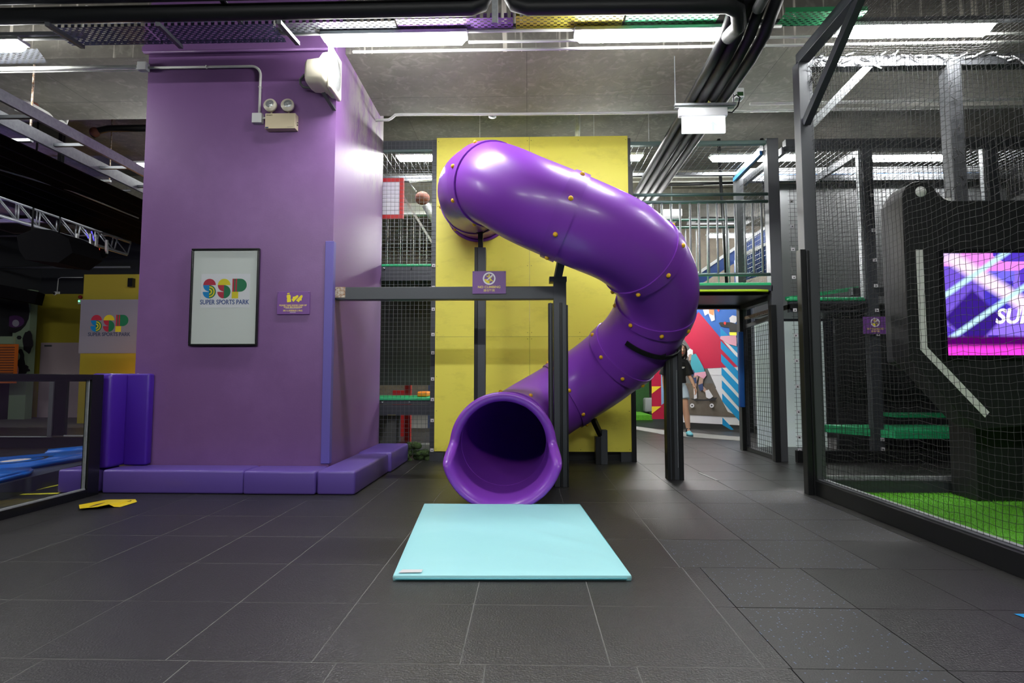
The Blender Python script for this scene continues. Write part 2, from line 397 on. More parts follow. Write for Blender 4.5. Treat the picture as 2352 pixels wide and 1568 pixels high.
        if fix:
            bm = bmesh.new(); bm.from_mesh(me); bmesh.ops.recalc_face_normals(bm, faces=bm.faces); bm.to_mesh(me); bm.free()
        o = bpy.data.objects.new(name, me); COL.objects.link(o)
        if parent is not None: o.parent = parent
        else: o.location = og
        if bevel:
            b = o.modifiers.new('bevel', 'BEVEL'); b.width = bevel; b.segments = seg; b.limit_method = 'ANGLE'; b.angle_limit = R(40)
        return o
STRUCT_ORIGIN = {'pillar_shaft', 'beam_soffit'}
def frames(pts):
    N = len(pts); T = []
    for i in range(N):
        a = pts[max(i-1, 0)]; b = pts[min(i+1, N-1)]; T.append((b-a).normalized())
    ref = Vector((0, 0, 1)) if abs(T[0].z) < .9 else Vector((1, 0, 0))
    a = T[0].cross(ref).normalized(); out = []
    for i in range(N):
        a = (a-T[i]*a.dot(T[i])).normalized(); out.append((T[i], a, T[i].cross(a)))
    return out
def tag(o, label=None, cat=None, group=None, kind=None):
    if label: o['label'] = label
    if cat: o['category'] = cat
    if group: o['group'] = group
    if kind: o['kind'] = kind
    return o
def thing(name, label, cat, loc, group=None):
    o = bpy.data.objects.new(name, None); COL.objects.link(o); o.location = loc; o.empty_display_size = .1
    return tag(o, label, cat, group)
def struct(name, mb, label=None, origin=(0, 0, 0), **k):
    o = mb.build(name, origin=origin, **k); o['kind'] = 'structure'
    if label: o['label'] = label
    return o
def dup(o, dx=(0, 0, 0), label=None):
    c = o.copy(); COL.objects.link(c); c.location = o.location+Vector(dx)
    if label: c['label'] = label
    for ch in list(o.children):
        d = ch.copy(); COL.objects.link(d); d.parent = c
        for g in list(ch.children):
            e = g.copy(); COL.objects.link(e); e.parent = d
    return c
def arcpts(c, r, a0, a1, n, ux=(1, 0, 0), uy=(0, 0, 1)):
    c, ux, uy = Vector(c), Vector(ux), Vector(uy)
    return [c+ux*r*math.cos(R(a0+(a1-a0)*i/n))+uy*r*math.sin(R(a0+(a1-a0)*i/n)) for i in range(n+1)]
def arc2(cx, cy, r, a0, a1, n=14): return [(cx+r*math.cos(R(a0+(a1-a0)*i/n)), cy+r*math.sin(R(a0+(a1-a0)*i/n))) for i in range(n+1)]

# ================================================================ SHELL
XL, XR, YB, YF = -13.0, 9.0, -4.0, 17.0
PXL, PXR, PYF, PYR = -3.70, -1.84, 5.25, 7.02       # pillar
SOF = 4.29; SLAB = 4.95
# floor: rubber tiles, laid out as in the photo (grid .527, two narrow strips, speckled tiles)
def floor():
    mb = MB(); mb.add([(XL, YB, -.006), (XR, YB, -.006), (XR, YF, -.006), (XL, YF, -.006)], [(0, 1, 2, 3)], 'steel_black')
    mb.add([(XL, YB, -.0008), (.90, YB, -.0008), (.90, YF, -.0008), (XL, YF, -.0008)], [(0, 1, 2, 3)], 'seam')
    P = .527; g = .0022; y0 = 2.055-P*12
    spk = {}
    def tile(x0, x1, ya, yb, mat):
        z = random.uniform(-.0004, .0004)
        mb.add([(x0+g, ya+g, z), (x1-g, ya+g, z), (x1-g, yb-g, z), (x0+g, yb-g, z), (x0+g, ya+g, -.006), (x1-g, ya+g, -.006), (x1-g, yb-g, -.006), (x0+g, yb-g, -.006)],
               [(0, 1, 2, 3), (4, 5, 1, 0), (5, 6, 2, 1), (6, 7, 3, 2), (7, 4, 0, 3)], mat)
    for j in range(0, 30):
        ya = y0+j*P; yb = ya+P
        if yb > YF: break
        row = j-12                      # row 0 starts at Y 2.055
        off = .09 if row < 0 else 0.0
        xs = [-.239-P*k+off for k in range(23, 0, -1)]+[-.239+off, .288+off]
        xs += [.82+off]
        if row in (0, 1): xs += [.915]; nx = .915
        elif row < 0: nx = .91
        else: nx = .81; xs[-1] = .81
        k = 1
        while nx+P*k < XR-.1: xs.append(nx+P*k); k += 1
        xs = [x for x in xs if x > XL]+[XR]; xs = [XL]+xs
        for i in range(len(xs)-1):
            a, b = xs[i], xs[i+1]; m = 'tile' if (i*7+j*3) % 3 else 'tile_b'
            c = (a+b)/2
            if row in (0, -1, 1) and .9 < c < 1.45: m = 'tile_speckled'
            if row == 2 and .85 < c < 1.9: m = 'tile_speckled'
            if row in (3, 4, 5) and 1.3 < c < 2.5: m = 'tile_speckled'
            if row == 2 and 1.9 < c < 2.4: m = 'tile_b'
            tile(a, b, ya, yb, m)
    struct('floor', mb)
floor()
mb = MB(); mb.box(XL, XR, YB, YF, SLAB, SLAB+.1, 'slab'); struct('ceiling', mb)
mb = MB(); mb.box(XL, XR, 5.5, 6.85, SOF, SLAB, 'soffit')
mb.box(XL, XR, 5.494, 5.5, SOF+.001, SLAB, 'beam_face'); struct('trim_1', mb)
mb = MB(); mb.box(XL, XR, 10.6, 11.6, SOF+.05, SLAB, 'soffit'); struct('trim_2', mb)
mb = MB(); mb.box(XL, XR, .6, 1.6, SOF, SLAB, 'soffit'); struct('trim_3', mb)
mb = MB(); mb.box(XL-.1, XR+.1, YF, YF+.1, -.01, SLAB, 'old_wall'); struct('wall_back', mb)
mb = MB(); mb.box(XL-.1, XR+.1, YB-.1, YB, -.01, SLAB, 'grey_panel'); struct('wall_front', mb)
mb = MB(); mb.box(XL-.1, XL, YB, YF, -.01, SLAB, 'dark_wall'); struct('wall_left', mb)
mb = MB(); mb.box(XR, XR+.1, YB, YF, -.01, SLAB, 'grey_panel'); struct('wall_right', mb)

# ================================================================ PILLAR
t = thing('pillar', 'tall square purple pillar with a framed poster and a flood light on it', 'pillar', (0, 0, 0))
mb = MB(); mb.box(PXL, PXR, PYF, PYR, 0, SLAB-.02, 'pillar')
mb.f.pop(3); mb.m.pop(3); mb.sm.pop(3)
mb.add([(PXR, PYF, 0), (PXR, PYR, 0), (PXR, PYR, SLAB-.02), (PXR, PYF, SLAB-.02)], [(0, 1, 2, 3)], 'pillar_side')
mb.build('shaft', t)
mb = MB(); mb.box(PXL-.03, PXR-.12, PYF-.035, PYF, 4.22, 4.60, 'pillar'); mb.box(PXL-.03, PXR-.02, PYF-.06, PYF, 4.17, 4.22, 'pillar')
mb.tube([(PXL, PYF-.075, 4.15), (PXR-.05, PYF-.075, 4.155)], .014, 'pillar', 8); mb.build('ledge', t)
mb = MB(); c0 = PY(752, 553, PYF-.02)
mb.box(PXR-.07, PXR+.006, PYF-.014, PYF, .22, c0.z, 'corner_guard'); mb.box(PXR, PXR+.012, PYF-.014, PYF+.05, .22, c0.z, 'corner_guard')
mb.build('corner_guard', t, bevel=.004)['label'] = 'blue-violet corner guard strip'
mb = MB()
for px_, py_, s_ in ((316, 859, .022), (310, 937, .02), (322, 868, .008), (306, 972, .006), (307, 982, .006)):
    p = PY(px_, py_, PYF-.002)
    pts = [(p.x+s_*random.uniform(.6, 1.3)*math.cos(a), p.z+.4*s_*random.uniform(.6, 1.3)*math.sin(a)) for a in [i*math.pi/5 for i in range(10)]]
    mb.poly(pts, 'chip', (0, -.001, 0), (0, p.y, 0))
mb.build('paint_chip', t)
tag(t, kind='structure')

# pads round the pillar foot
def pad(x0, x1, y0, y1, z0, z1, label, mat='pad_purple', group='low purple padding around the pillar foot', name='floor_pad'):
    mb = MB(); mb.rbox(x0, x1, y0, y1, z0, z1, .022, mat)
    o = mb.build(name, origin=((x0+x1)/2, (y0+y1)/2, z0)); tag(o, label, 'padding', group); return o
pad(-4.13, -3.79, 4.93, 5.24, 0, .205, 'short purple floor pad seen through the glass, leftmost of the pads')
pad(-3.73, -2.475, 4.93, 5.24, 0, .205, 'longest purple floor pad, under the framed poster')
pad(-2.47, -1.835, 4.915, 5.24, 0, .203, 'purple floor pad under the small purple sign, second from the pillar corner')
pad(-1.825, -1.49, 4.92, 6.10, 0, .205, 'purple floor pad at the pillar corner that runs back along its side')
pad(-1.825, -1.46, 6.115, 6.97, 0, .215, 'far purple floor pad by the mesh panel, end of the row')
mb = MB(); mb.rbox(-3.90, PXL-.01, 4.96, 5.30, .21, 1.05, .03, 'pad_deep'); mb.rbox(-3.72, -3.50, 5.16, 5.245, .21, 1.05, .02, 'pad_deep')
tag(mb.build('wall_pad'), 'deep purple upright pad between the glass barrier and the pillar', 'padding')

# framed poster
def logo(mb, ox, oz, w, Y, th=-.0012):
    """three rounded letters; w = width of the set, ox,oz = lower left"""
    k = w/3.55
    def pl(pts, mat, lift=1): mb.poly([(ox+x*k, oz+z*k) for x, z in pts], mat, (0, th*lift, 0), (0, Y, 0))
    for i, (top, left, right) in enumerate((('lg_red', 'lg_blue', 'lg_green'), ('lg_yellow', 'lg_red', 'lg_green'))):
        x = i*1.16
        pl([(a+x, b) for a, b in arc2(.5, 1.05, .5, 0, 180)], top)
        pl([(a+x, b) for a, b in [(.5, 1.05), (0, 1.05)]+arc2(.5, 1.05, .5, 185, 262, 8)+[(.5, .5)]], left)
        pl([(a+x, b) for a, b in [(.5, .52), (-.02, .52)]+arc2(.5, .52, .52, 185, 270, 10)], left)
        pl([(a+x, b) for a, b in arc2(.5, .525, .525, -90, 90)], right)
        if i == 0:
            for r, mt in ((.44, 'lg_yellow'), (.33, 'lg_green'), (.24, 'lg_yellow'), (.13, 'lg_green')):
                pl([(a, b) for a, b in arc2(.5, .525, r, -90, 90)], mt, 1+(.5-r)*4)
    x = 2.32
    pl([(x, .52), (x+.62, .52)]+[(a+x, b) for a, b in arc2(.62, 1.035, .515, -90, 90)]+[(x, 1.55)], 'lg_green')
    pl([(x, .52), (x+.14, .52), (x+.14, 1.55), (x, 1.55)], 'lg_red', 1.5)
    pl([(x+.24, .52), (x+.36, .52), (x+.36, 1.55), (x+.24, 1.55)], 'lg_red', 1.5)
    pl([(x-.03, 0), (x+.48, 0), (x+.48, .52), (x-.03, .52)], 'lg_yellow')
def poster():
    Y = PYF-.004
    a = PY(443, 572, Y); b = PY(599, 794, Y)
    x0, x1, z1, z0 = -3.212, a.x+0, a.z, b.z
    x0 = PY(439.5, 690, Y).x; x1 = PY(595.5, 690, Y).x
    t = thing('framed_poster', 'black-framed white poster with a colourful three letter logo on the purple pillar', 'poster', ((x0+x1)/2, Y, z0))
    f = .018; mb = MB()
    for q in ((x0, x1, z0, z0+f), (x0, x1, z1-f, z1), (x0, x0+f, z0+f, z1-f), (x1-f, x1, z0+f, z1-f)): mb.box(q[0], q[1], Y-.03, Y, q[2], q[3], 'frame_black')
    mb.build('frame', t, bevel=.005)
    mb = MB(); mb.box(x0+f, x1-f, Y-.012, Y-.004, z0+f, z1-f, 'paper'); mb.build('backing_sheet', t)
    w = x1-x0; px0, px1 = x0+.15*w, x0+.865*w; H = z1-z0; pz1 = z1-H*.262; pz0 = z1-H*.61
    mb = MB(); mb.box(px0, px1, Y-.0135, Y-.012, pz0, pz1, 'paper_white')
    lw = (px1-px0)*.92; logo(mb, px0+.03*w, pz0+.095*H, lw, Y-.0135)
    mb.text('SUPER SPORTS PARK', .062, ((px0+px1)/2-.004, Y-.0145, pz0+.055*H), 'ink_blue', bold=.014, sx=.82)
    mb.build('logo_print', t)
    mb = MB(); mb.box(x0+f, x1-f, Y-.022, Y-.020, z0+f, z1-f, 'glass_pane'); mb.build('glass', t)
M('glass_thin', (1, 1, 1), .03)
def glassify(nm, tint, fac):
    m = MATS[nm]; nt = m.node_tree; L = nt.links
    g = nd(m, 'ShaderNodeBsdfGlossy'); g.inputs['Roughness'].default_value = .02
    tr = nd(m, 'ShaderNodeBsdfTransparent'); tr.inputs[0].default_value = tint
    lw = nd(m, 'ShaderNodeLayerWeight'); pw = nd(m, 'ShaderNodeMath'); pw.operation = 'POWER'; pw.inputs[1].default_value = 4.0; L.new(lw.outputs['Facing'], pw.inputs[0])
    fr = nd(m, 'ShaderNodeMath'); fr.operation = 'MULTIPLY_ADD'; fr.inputs[1].default_value = .6; fr.inputs[2].default_value = .035; L.new(pw.outputs[0], fr.inputs[0])
    ms = nd(m, 'ShaderNodeMixShader'); L.new(fr.outputs[0], ms.inputs[0]); L.new(tr.outputs[0], ms.inputs[1]); L.new(g.outputs[0], ms.inputs[2])
    L.new(ms.outputs[0], nt.nodes['Material Output'].inputs[0])
glassify('glass_pane', (.975, .985, .985, 1), 1.45)
poster()

# small purple signs
def sign_care():
    Y = PYF-.002; a = PY(638.5, 670, Y); b = PY(711.5, 722, Y); x0, x1, z0, z1 = a.x, b.x, b.z, a.z
    w, h = x1-x0, z1-z0
    t = thing('belongings_sign', 'small purple sign about belongings on the pillar, right of the poster', 'sign', ((x0+x1)/2, Y, z0))
    mb = MB(); mb.box(x0, x1, Y-.012, Y, z0, z1, 'sign_purple'); mb.build('plate', t, bevel=.002)
    F = Y-.012; mb = MB()
    U = lambda u, v: (x0+u*w, z1-v*h)
    P_ = lambda pts, mat='sign_yellow': mb.poly([U(u, v) for u, v in pts], mat, (0, -.001, 0), (0, F, 0))
    P_([(.305, .07), (.375, .05), (.38, .10), (.308, .12)])
    P_([(.30, .15), (.385, .13), (.41, .17), (.415, .25), (.405, .29), (.42, .33), (.43, .45), (.31, .47), (.30, .36), (.308, .30), (.295, .26), (.29, .19)])
    P_([(.445, .34), (.485, .29), (.475, .235), (.55, .21), (.62, .155), (.655, .19), (.64, .26), (.57, .35), (.51, .45), (.48, .43)])
    P_([(.58, .39), (.66, .27), (.71, .19), (.75, .15), (.785, .19), (.77, .27), (.75, .31), (.755, .36), (.74, .41), (.71, .38), (.67, .47)])
    cx = (x0+x1)/2-.003
    mb.text('PLEASE TAKE GOOD CARE OF', .0196, (cx, F, z1-.605*h), 'sign_cream', bold=.03, sx=.98)
    mb.text('YOUR BELONGINGS', .0196, (cx, F, z1-.69*h), 'sign_cream', bold=.03, sx=.98)
    mb.text('\u8acb\u5c0f\u5fc3\u4fdd\u7ba1\u96a8\u8eab\u4e4b\u7269\u54c1', .0185, (cx, F, z1-.84*h), 'sign_cream', bold=.01)
    mb.box(cx-.07, cx+.07, F-.001, F, z1-.745*h, z1-.735*h, 'sign_white')
    mb.box(cx-.028, cx+.028, F-.001, F, z1-.915*h, z1-.90*h, 'sign_white'); mb.build('print', t)
    for u in (.03, .97): MB().disc((x0+u*w, F, z1-.05*h), .003, .003, (0, 1, 0), 'chrome', 10).build('screw', t)
sign_care()
def sign_climb(x0, x1, z0, z1, Y, label, group=None):
    w, h = x1-x0, z1-z0
    t = thing('no_climbing_sign', label, 'sign', ((x0+x1)/2, Y, z0))
    mb = MB(); mb.box(x0, x1, Y, Y+.005, z0, z1, 'sign_purple'); mb.build('plate', t)
    mb = MB(); U = lambda u, v: (x0+u*w, z1-v*h); cx, cz = U(.5, .33); r = .19*w
    ring = arc2(0, 0, r, 0, 360, 32); inn = arc2(0, 0, r*.77, 0, 360, 32)
    vs = [(cx+a, Y-.001, cz+b) for a, b in ring]+[(cx+a, Y-.001, cz+b) for a, b in inn]; n = 33
    mb.add(vs, [(i, i+1, n+i+1, n+i) for i in range(32)], 'sign_white')
    q = lambda pts, m, d=.0012: mb.poly([(cx+a*r, cz+b*r) for a, b in pts], m, (0, -d, 0), (0, Y, 0))
    q([(-.74, -.1), (-.3, -.1), (-.05, -.3), (.1, -.75), (-.1, -.76), (-.45, -.62), (-.66, -.38)], 'sign_yellow')
    q(arc2(-.02, .54, .14, 0, 360, 10), 'sign_yellow')
    q([(-.4, .5), (-.15, .33), (.1, .38), (.36, .32), (.5, .1), (.42, .06), (.3, .2), (.24, 0), (.62, -.4), (.5, -.5), (.22, -.22), (.18, -.5), (.06, -.5), (.06, -.1), (-.02, .15), (-.2, .2), (-.46, .4)], 'sign_yellow', .0016)
    q([(.42, .60), (.60, .42), (-.28, -.30), (-.50, -.30), (-.42, -.2)], 'sign_white', .0021)
    mb.text('NO CLIMBING', .098*w, (cx, Y, z1-.71*h), 'sign_cream', uy=(0, 0, 1), bold=.03, sx=1.08)
    mb.text('\u8acb\u52ff\u6500\u722c', .085*w, (cx, Y, z1-.865*h), 'sign_cream', bold=.01)
    mb.build('print', t)
    for u in (.035, .965): MB().disc((x0+u*w, Y-.001, z1-.06*h), .003, .003, (0, 1, 0), 'chrome', 10).build('screw', t)

# emergency light, its box and conduit on the pillar
def emergency():
    Y = PYF; a = PY(612, 263, Y-.05); b = PY(680, 297, Y-.05); x0, x1, z1, z0 = a.x, b.x, a.z, b.z
    t = thing('emergency_light', 'beige emergency light with two round lamps high on the purple pillar', 'emergency light', ((x0+x1)/2, Y, z0))
    mb = MB(); mb.box(x0, x1, Y-.075, Y, z0, z1, 'beige_box'); mb.build('body', t, bevel=.003)
    mb = MB(); mb.text('Hi-Lux 2', .016, (x0+.04, Y-.0755, z1-.018), 'frame_black', bold=.01); mb.box(x0+.005, x0+.035, Y-.076, Y-.074, z0+.004, z0+.016, 'mur_navy')
    mb.box(x1-.075, x1-.02, Y-.076, Y-.074, z0+.013, z0+.016, 'concrete_grey'); mb.build('printed_marks', t)
    mb = MB(); mb.disc((x1+.003, Y-.03, z0+.075), .006, .01, (1, 0, 0), 'frame_black', 10); mb.disc((x1+.003, Y-.03, z0+.05), .006, .01, (1, 0, 0), 'frame_black', 10); mb.build('switch', t)
    mb = MB(); xm = (x0+x1)/2-.01; mb.tube([(xm-.03, Y-.03, z1), (xm-.025, Y-.03, z1+.015), (xm+.03, Y-.03, z1+.017), (xm+.035, Y-.03, z1)], .002, 'chrome', 6); mb.build('handle', t)
    for px_, dx in ((621, -.012), (661, .0)):
        c = PY(px_, 242, Y-.06); mb = MB(); n = Vector((dx*6+.05, -1, .12)).normalized()
        mb.disc(c, .062, .03, n, 'beige', 24); mb.tube([c-n*.01, c-n*.045], [.055, .03], 'beige', 20); mb.bar((c.x, Y-.03, z1), (c.x, Y-.03, c.z), .012, .012, 'beige')
        o = mb.build('lamp_head', t)
        mb = MB(); mb.ball(c+n*.004, .052, 'lens', (1, .32, 1), 20, 10); mb.build('lens', o)
    bx = PY(595, 274, Y); w = .048
    t2 = tag(MB().box(bx.x-w, bx.x+w, Y-.05, Y, bx.z-w-.005, bx.z+w-.005, 'box_white').box(bx.x+w, x0, Y-.03, Y-.012, bx.z-.01, bx.z+.01, 'white_pvc').build('junction_box', bevel=.004), 'white square junction box left of the emergency light', 'junction box')
    zc = PY(600, 152, Y-.02).z; x_ = bx.x+.012; xl = PY(340, 150, Y-.02).x
    pts = [(x_, Y-.02, bx.z+w)]+[(x_, Y-.02, zc-.09)]+[tuple(p) for p in arcpts((x_-.09, Y-.02, zc-.09), .09, 0, 90, 8)]+[(xl, Y-.02, zc+.0)]
    tag(MB().tube(pts, .012, 'white_pvc', 10).build('conduit'), 'white conduit bending down the purple pillar to the junction box', 'conduit', None)
    bb = PY(331, 155, Y-.02); tag(MB().box(bb.x-.045, bb.x+.045, Y-.06, Y+.0, bb.z-.04, bb.z+.04, 'box_white').build('junction_box', bevel=.004), 'white junction box at the top left edge of the purple pillar', 'junction box')
    pl = PY(0, 153, Y-.02); tag(MB().tube([(bb.x-.045, Y-.03, bb.z+.0), (XL+.3, Y-.03, bb.z+.0)], .020, 'white_pvc', 10).tube([(bb.x-.045, Y-.03, bb.z-.035), (XL+.3, Y-.03, bb.z-.035)], .006, 'white_pvc', 6).build('conduit'), 'thick white conduit running left from the pillar top', 'conduit')
    for k in (0, 1):
        p = PY((474, 600)[k], (148, 200)[k], Y-.02); mb = MB(); mb.tube(arcpts((x_ if k else p.x, Y-.02, zc if not k else p.z), .015, 0, 360, 10, (1, 0, 0) if k else (0, 1, 0), (0, 1, 0) if k else (0, 0, 1)), .004, 'white_pvc', 6)
        mb.bar((x_ if k else p.x, Y-.012, zc if not k else p.z), (x_ if k else p.x, Y, zc if not k else p.z), .015, .01, 'white_pvc'); tag(mb.build('conduit_clip'), ('white conduit clip on the horizontal run across the purple pillar', 'white conduit clip on the vertical drop above the junction box')[k], 'clip')
emergency()
def flood():
    Y = PYF-.17; c = PY(765, 172, Y)
    t = thing('flood_light', 'cream flood light facing right at the top corner of the purple pillar', 'flood light', c)
    mb = MB(); # back body: lofted box towards -x
    secs = [(c.x-.0, .20, .17), (c.x-.05, .19, .165), (c.x-.09, .145, .14), (c.x-.20, .135, .13), (c.x-.225, .115, .11), (c.x-.235, .08, .08)]
    n = 24; vs = []
    for x, hz, hy in secs:
        for k in range(n):
            a = 2*math.pi*k/n; ca, sa = math.cos(a), math.sin(a); e = .42
            vs.append((x, Y+hy*abs(sa)**e*(1 if sa > 0 else -1), c.z-.01+hz*.85*abs(ca)**e*(1 if ca > 0 else -1)))
    fs = [(i*n+k, i*n+(k+1) % n, (i+1)*n+(k+1) % n, (i+1)*n+k) for i in range(len(secs)-1) for k in range(n)]+[tuple((len(secs)-1)*n+k for k in range(n)), tuple(range(n))]
    mb.add(vs, fs, 'beige', True); mb.build('housing', t)
    mb = MB(); mb.rbox(c.x, c.x+.045, Y-.16, Y+.12, c.z-.205, c.z+.195, .018, 'beige'); mb.build('front_rim', t)
    mb = MB(); mb.ball((c.x+.04, Y-.02, c.z-.005), .145, 'lens', (.12, .85, 1.15), 20, 12); mb.build('front_glass', t)
    mb = MB(); mb.bar((c.x-.09, Y+.0, c.z-.17), (c.x-.03, Y+.14, c.z-.27), .035, .012, 'steel_grey'); mb.bar((c.x-.03, Y+.14, c.z-.27), (c.x-.06, PYF, c.z-.20), .03, .012, 'steel_grey'); mb.bar((c.x-.1, Y+.1, c.z), (c.x-.1, PYF, c.z), .06, .06, 'beige'); mb.build('bracket', t)
    mb = MB(); mb.tube([(c.x-.23, Y, c.z+.02), (c.x-.28, Y+.02, c.z+.015), (c.x-.335, Y+.06, c.z-.005), (c.x-.345, Y+.09, c.z-.03), (c.x-.32, Y+.10, c.z-.06), (c.x-.24, Y+.09, c.z-.075), (c.x-.2, Y+.05, c.z-.07)], .012, 'steel_grey', 8); mb.build('cable', t)
flood()

# ================================================================ SLIDE
SP = [(-.60, 7.40, 3.149), (-.60, 6.93, 3.122), (-.61, 6.392, 3.065), (-.539, 5.761, 2.97), (-.321, 5.207, 2.822), (.012, 4.888, 2.561), (.439, 4.83, 2.353), (.853, 4.985, 2.206), (1.148, 5.247, 2.019), (1.273, 5.544, 1.767), (1.15, 5.889, 1.426), (.819, 6.2, 1.097), (.387, 6.296, .808), (.018, 6.052, .594), (-.165, 5.549, .477), (-.209, 5.021, .443), (-.20, 4.6, .447)]
SR = .385
def crom(P, m=16):
    P = [Vector(p) for p in P]; n = len(P); out = []; par = []
    for i in range(1, n-2):
        a, b, c, d = P[i-1], P[i], P[i+1], P[i+2]
        for k in range(m):
            t = k/m; out.append(.5*((2*b)+(c-a)*t+(2*a-5*b+4*c-d)*t*t+(3*b-a-3*c+d)*t**3)); par.append(i+t)
    out.append(P[n-2]); par.append(n-2); return out, par
def slide():
    C, par = crom(SP)
    for it in range(5):      # relax
        C = [C[0]]+[C[i]*.5+(C[i-1]+C[i+1])*.25 for i in range(1, len(C)-1)]+[C[-1]]
    fr = frames(C)
    t = thing('tube_slide', 'large glossy purple spiral tube slide in front of the yellow wall', 'slide', (.4, 5.4, 0))
    def idx(p): return min(range(len(par)), key=lambda i: abs(par[i]-p))
    seams = [idx(p) for p in (1.0, 1.9, 3.9, 5.75, 7.6, 9.25, 10.5, 11.85, 13.8, 15.0)]
    n = 48
    def ringv(i, r):
        T, a, b = fr[i]; return [C[i]+(a*math.cos(2*math.pi*k/n)+b*math.sin(2*math.pi*k/n))*r for k in range(n)]
    def shell(ids, ro, ri, mat, name, lip=0):
        vs = []; m = len(ids)
        for i in ids: vs += ringv(i, ro)
        for i in ids: vs += ringv(i, ri)
        fs = []
        for j in range(m-1):
            for k in range(n):
                k2 = (k+1) % n
                fs.append((j*n+k, j*n+k2, (j+1)*n+k2, (j+1)*n+k)); fs.append((m*n+j*n+k, m*n+(j+1)*n+k, m*n+(j+1)*n+k2, m*n+j*n+k2))
        for k in range(n):
            k2 = (k+1) % n; fs.append((k, m*n+k, m*n+k2, k2)); e = (m-1)*n; fs.append((e+k, e+k2, m*n+e+k2, m*n+e+k))
        mb = MB(); mb.add(vs, fs, mat, True); o = mb.build(name, t, fix=False)
        md = o.modifiers.new('e', 'EDGE_SPLIT'); md.split_angle = R(50); return o
    for j in range(len(seams)-1): shell(list(range(seams[j], seams[j+1]+1)), SR, SR-.012, 'slide', 'tube_section')
    # joint bands with yellow bolt caps
    arc = [0]
    for i in range(1, len(C)): arc.append(arc[-1]+(C[i]-C[i-1]).length)
    for j in range(1, len(seams)):
        s = seams[j]; w = .08
        ids = [i for i in range(len(C)) if abs(arc[i]-arc[s]) <= w]
        if j == len(seams)-1: ids = [i for i in range(len(C)) if arc[s]-arc[i] <= .13]
        if len(ids) < 2: continue
        vs = []
        prof = [(ids[0], SR+.001)]+[(i, SR+.014) for i in ids]+[(ids[-1], SR+.001)]
        for i, r in prof: vs += ringv(i, r)
        fs = [(q*n+k, q*n+(k+1) % n, (q+1)*n+(k+1) % n, (q+1)*n+k) for q in range(len(prof)-1) for k in range(n)]
        mb = MB(); mb.add(vs, fs, 'slide_band', True); o = mb.build('joint_band', t, fix=False); md = o.modifiers.new('e', 'EDGE_SPLIT'); md.split_angle = R(35)
        mid = ids[len(ids)//2]; T, a, b = fr[mid]
        ph = (0, 10, 24, 5, 30, 12, 20, 8, 35, 18)[j % 10]
        for k in range(8):
            an = R(ph+45*k); d = a*math.cos(an)+b*math.sin(an); p = C[mid]+d*(SR+.015)
            mb = MB(); mb.ball(p, .021, 'bolt_yellow', (1, 1, 1), 12, 7); mb.build('bolt', o)
    # exit flare with scooped lower lip
    c = C[-1]; mb = MB(); n2 = 96; rows = []
    def sm(x): x = max(0, min(1, x)); return x*x*(3-2*x)
    for k in range(n2):
        th = 2*math.pi*k/n2; up = math.sin(th)
        low = sm((.10-up)/.38)                 # 0 upper half .. 1 lower half
        yl = 4.76-.27*low; ro = .452+.040*low; ri = ro-.085+.01*low
        prof = [(5.02, SR-.012), (4.93, SR-.008), (yl+.10, ri-.03+.015*low), (yl+.05, ri-.005), (yl+.015, ri+.02), (yl, ri+.045), (yl+.006, ro-.012), (yl+.025, ro), (yl+.055, ro-.004), (yl+.06, ro-.03), (yl+.09, ri+.02), (4.93, SR+.012), (5.02, SR+.008)]
        if low < .5: prof[2] = (yl+.12, SR-.004)
        rows.append([Vector((c.x+.02*(5.02-y)+math.cos(th)*r, y, max(.008, c.z+math.sin(th)*r))) for y, r in prof])
    m = len(rows[0]); vs = [p for row in rows for p in row]
    fs = [(k*m+j, ((k+1) % n2)*m+j, ((k+1) % n2)*m+j+1, k*m+j+1) for k in range(n2) for j in range(m-1)]
    mb.add(vs, fs, 'slide', True); o = mb.build('exit_flare', t, fix=True)
    sb = o.modifiers.new('s', 'SUBSURF'); sb.levels = sb.render_levels = 1
    # collar at the wall
    mb = MB(); i0 = seams[0]; vs = []
    for y, r in ((6.93, SR+.001), (6.90, SR+.012), (6.935, SR+.035), (6.948, SR+.035)):
        vs += [Vector((C[i0].x+math.cos(2*math.pi*k/n)*r, y, C[i0].z+math.sin(2*math.pi*k/n)*r)) for k in range(n)]
    mb.add(vs, [(q*n+k, q*n+(k+1) % n, (q+1)*n+(k+1) % n, (q+1)*n+k) for q in range(3) for k in range(n)], 'slide_band', True); mb.build('wall_collar', t)
    return C, par, fr
SC_, PAR_, FR_ = slide()

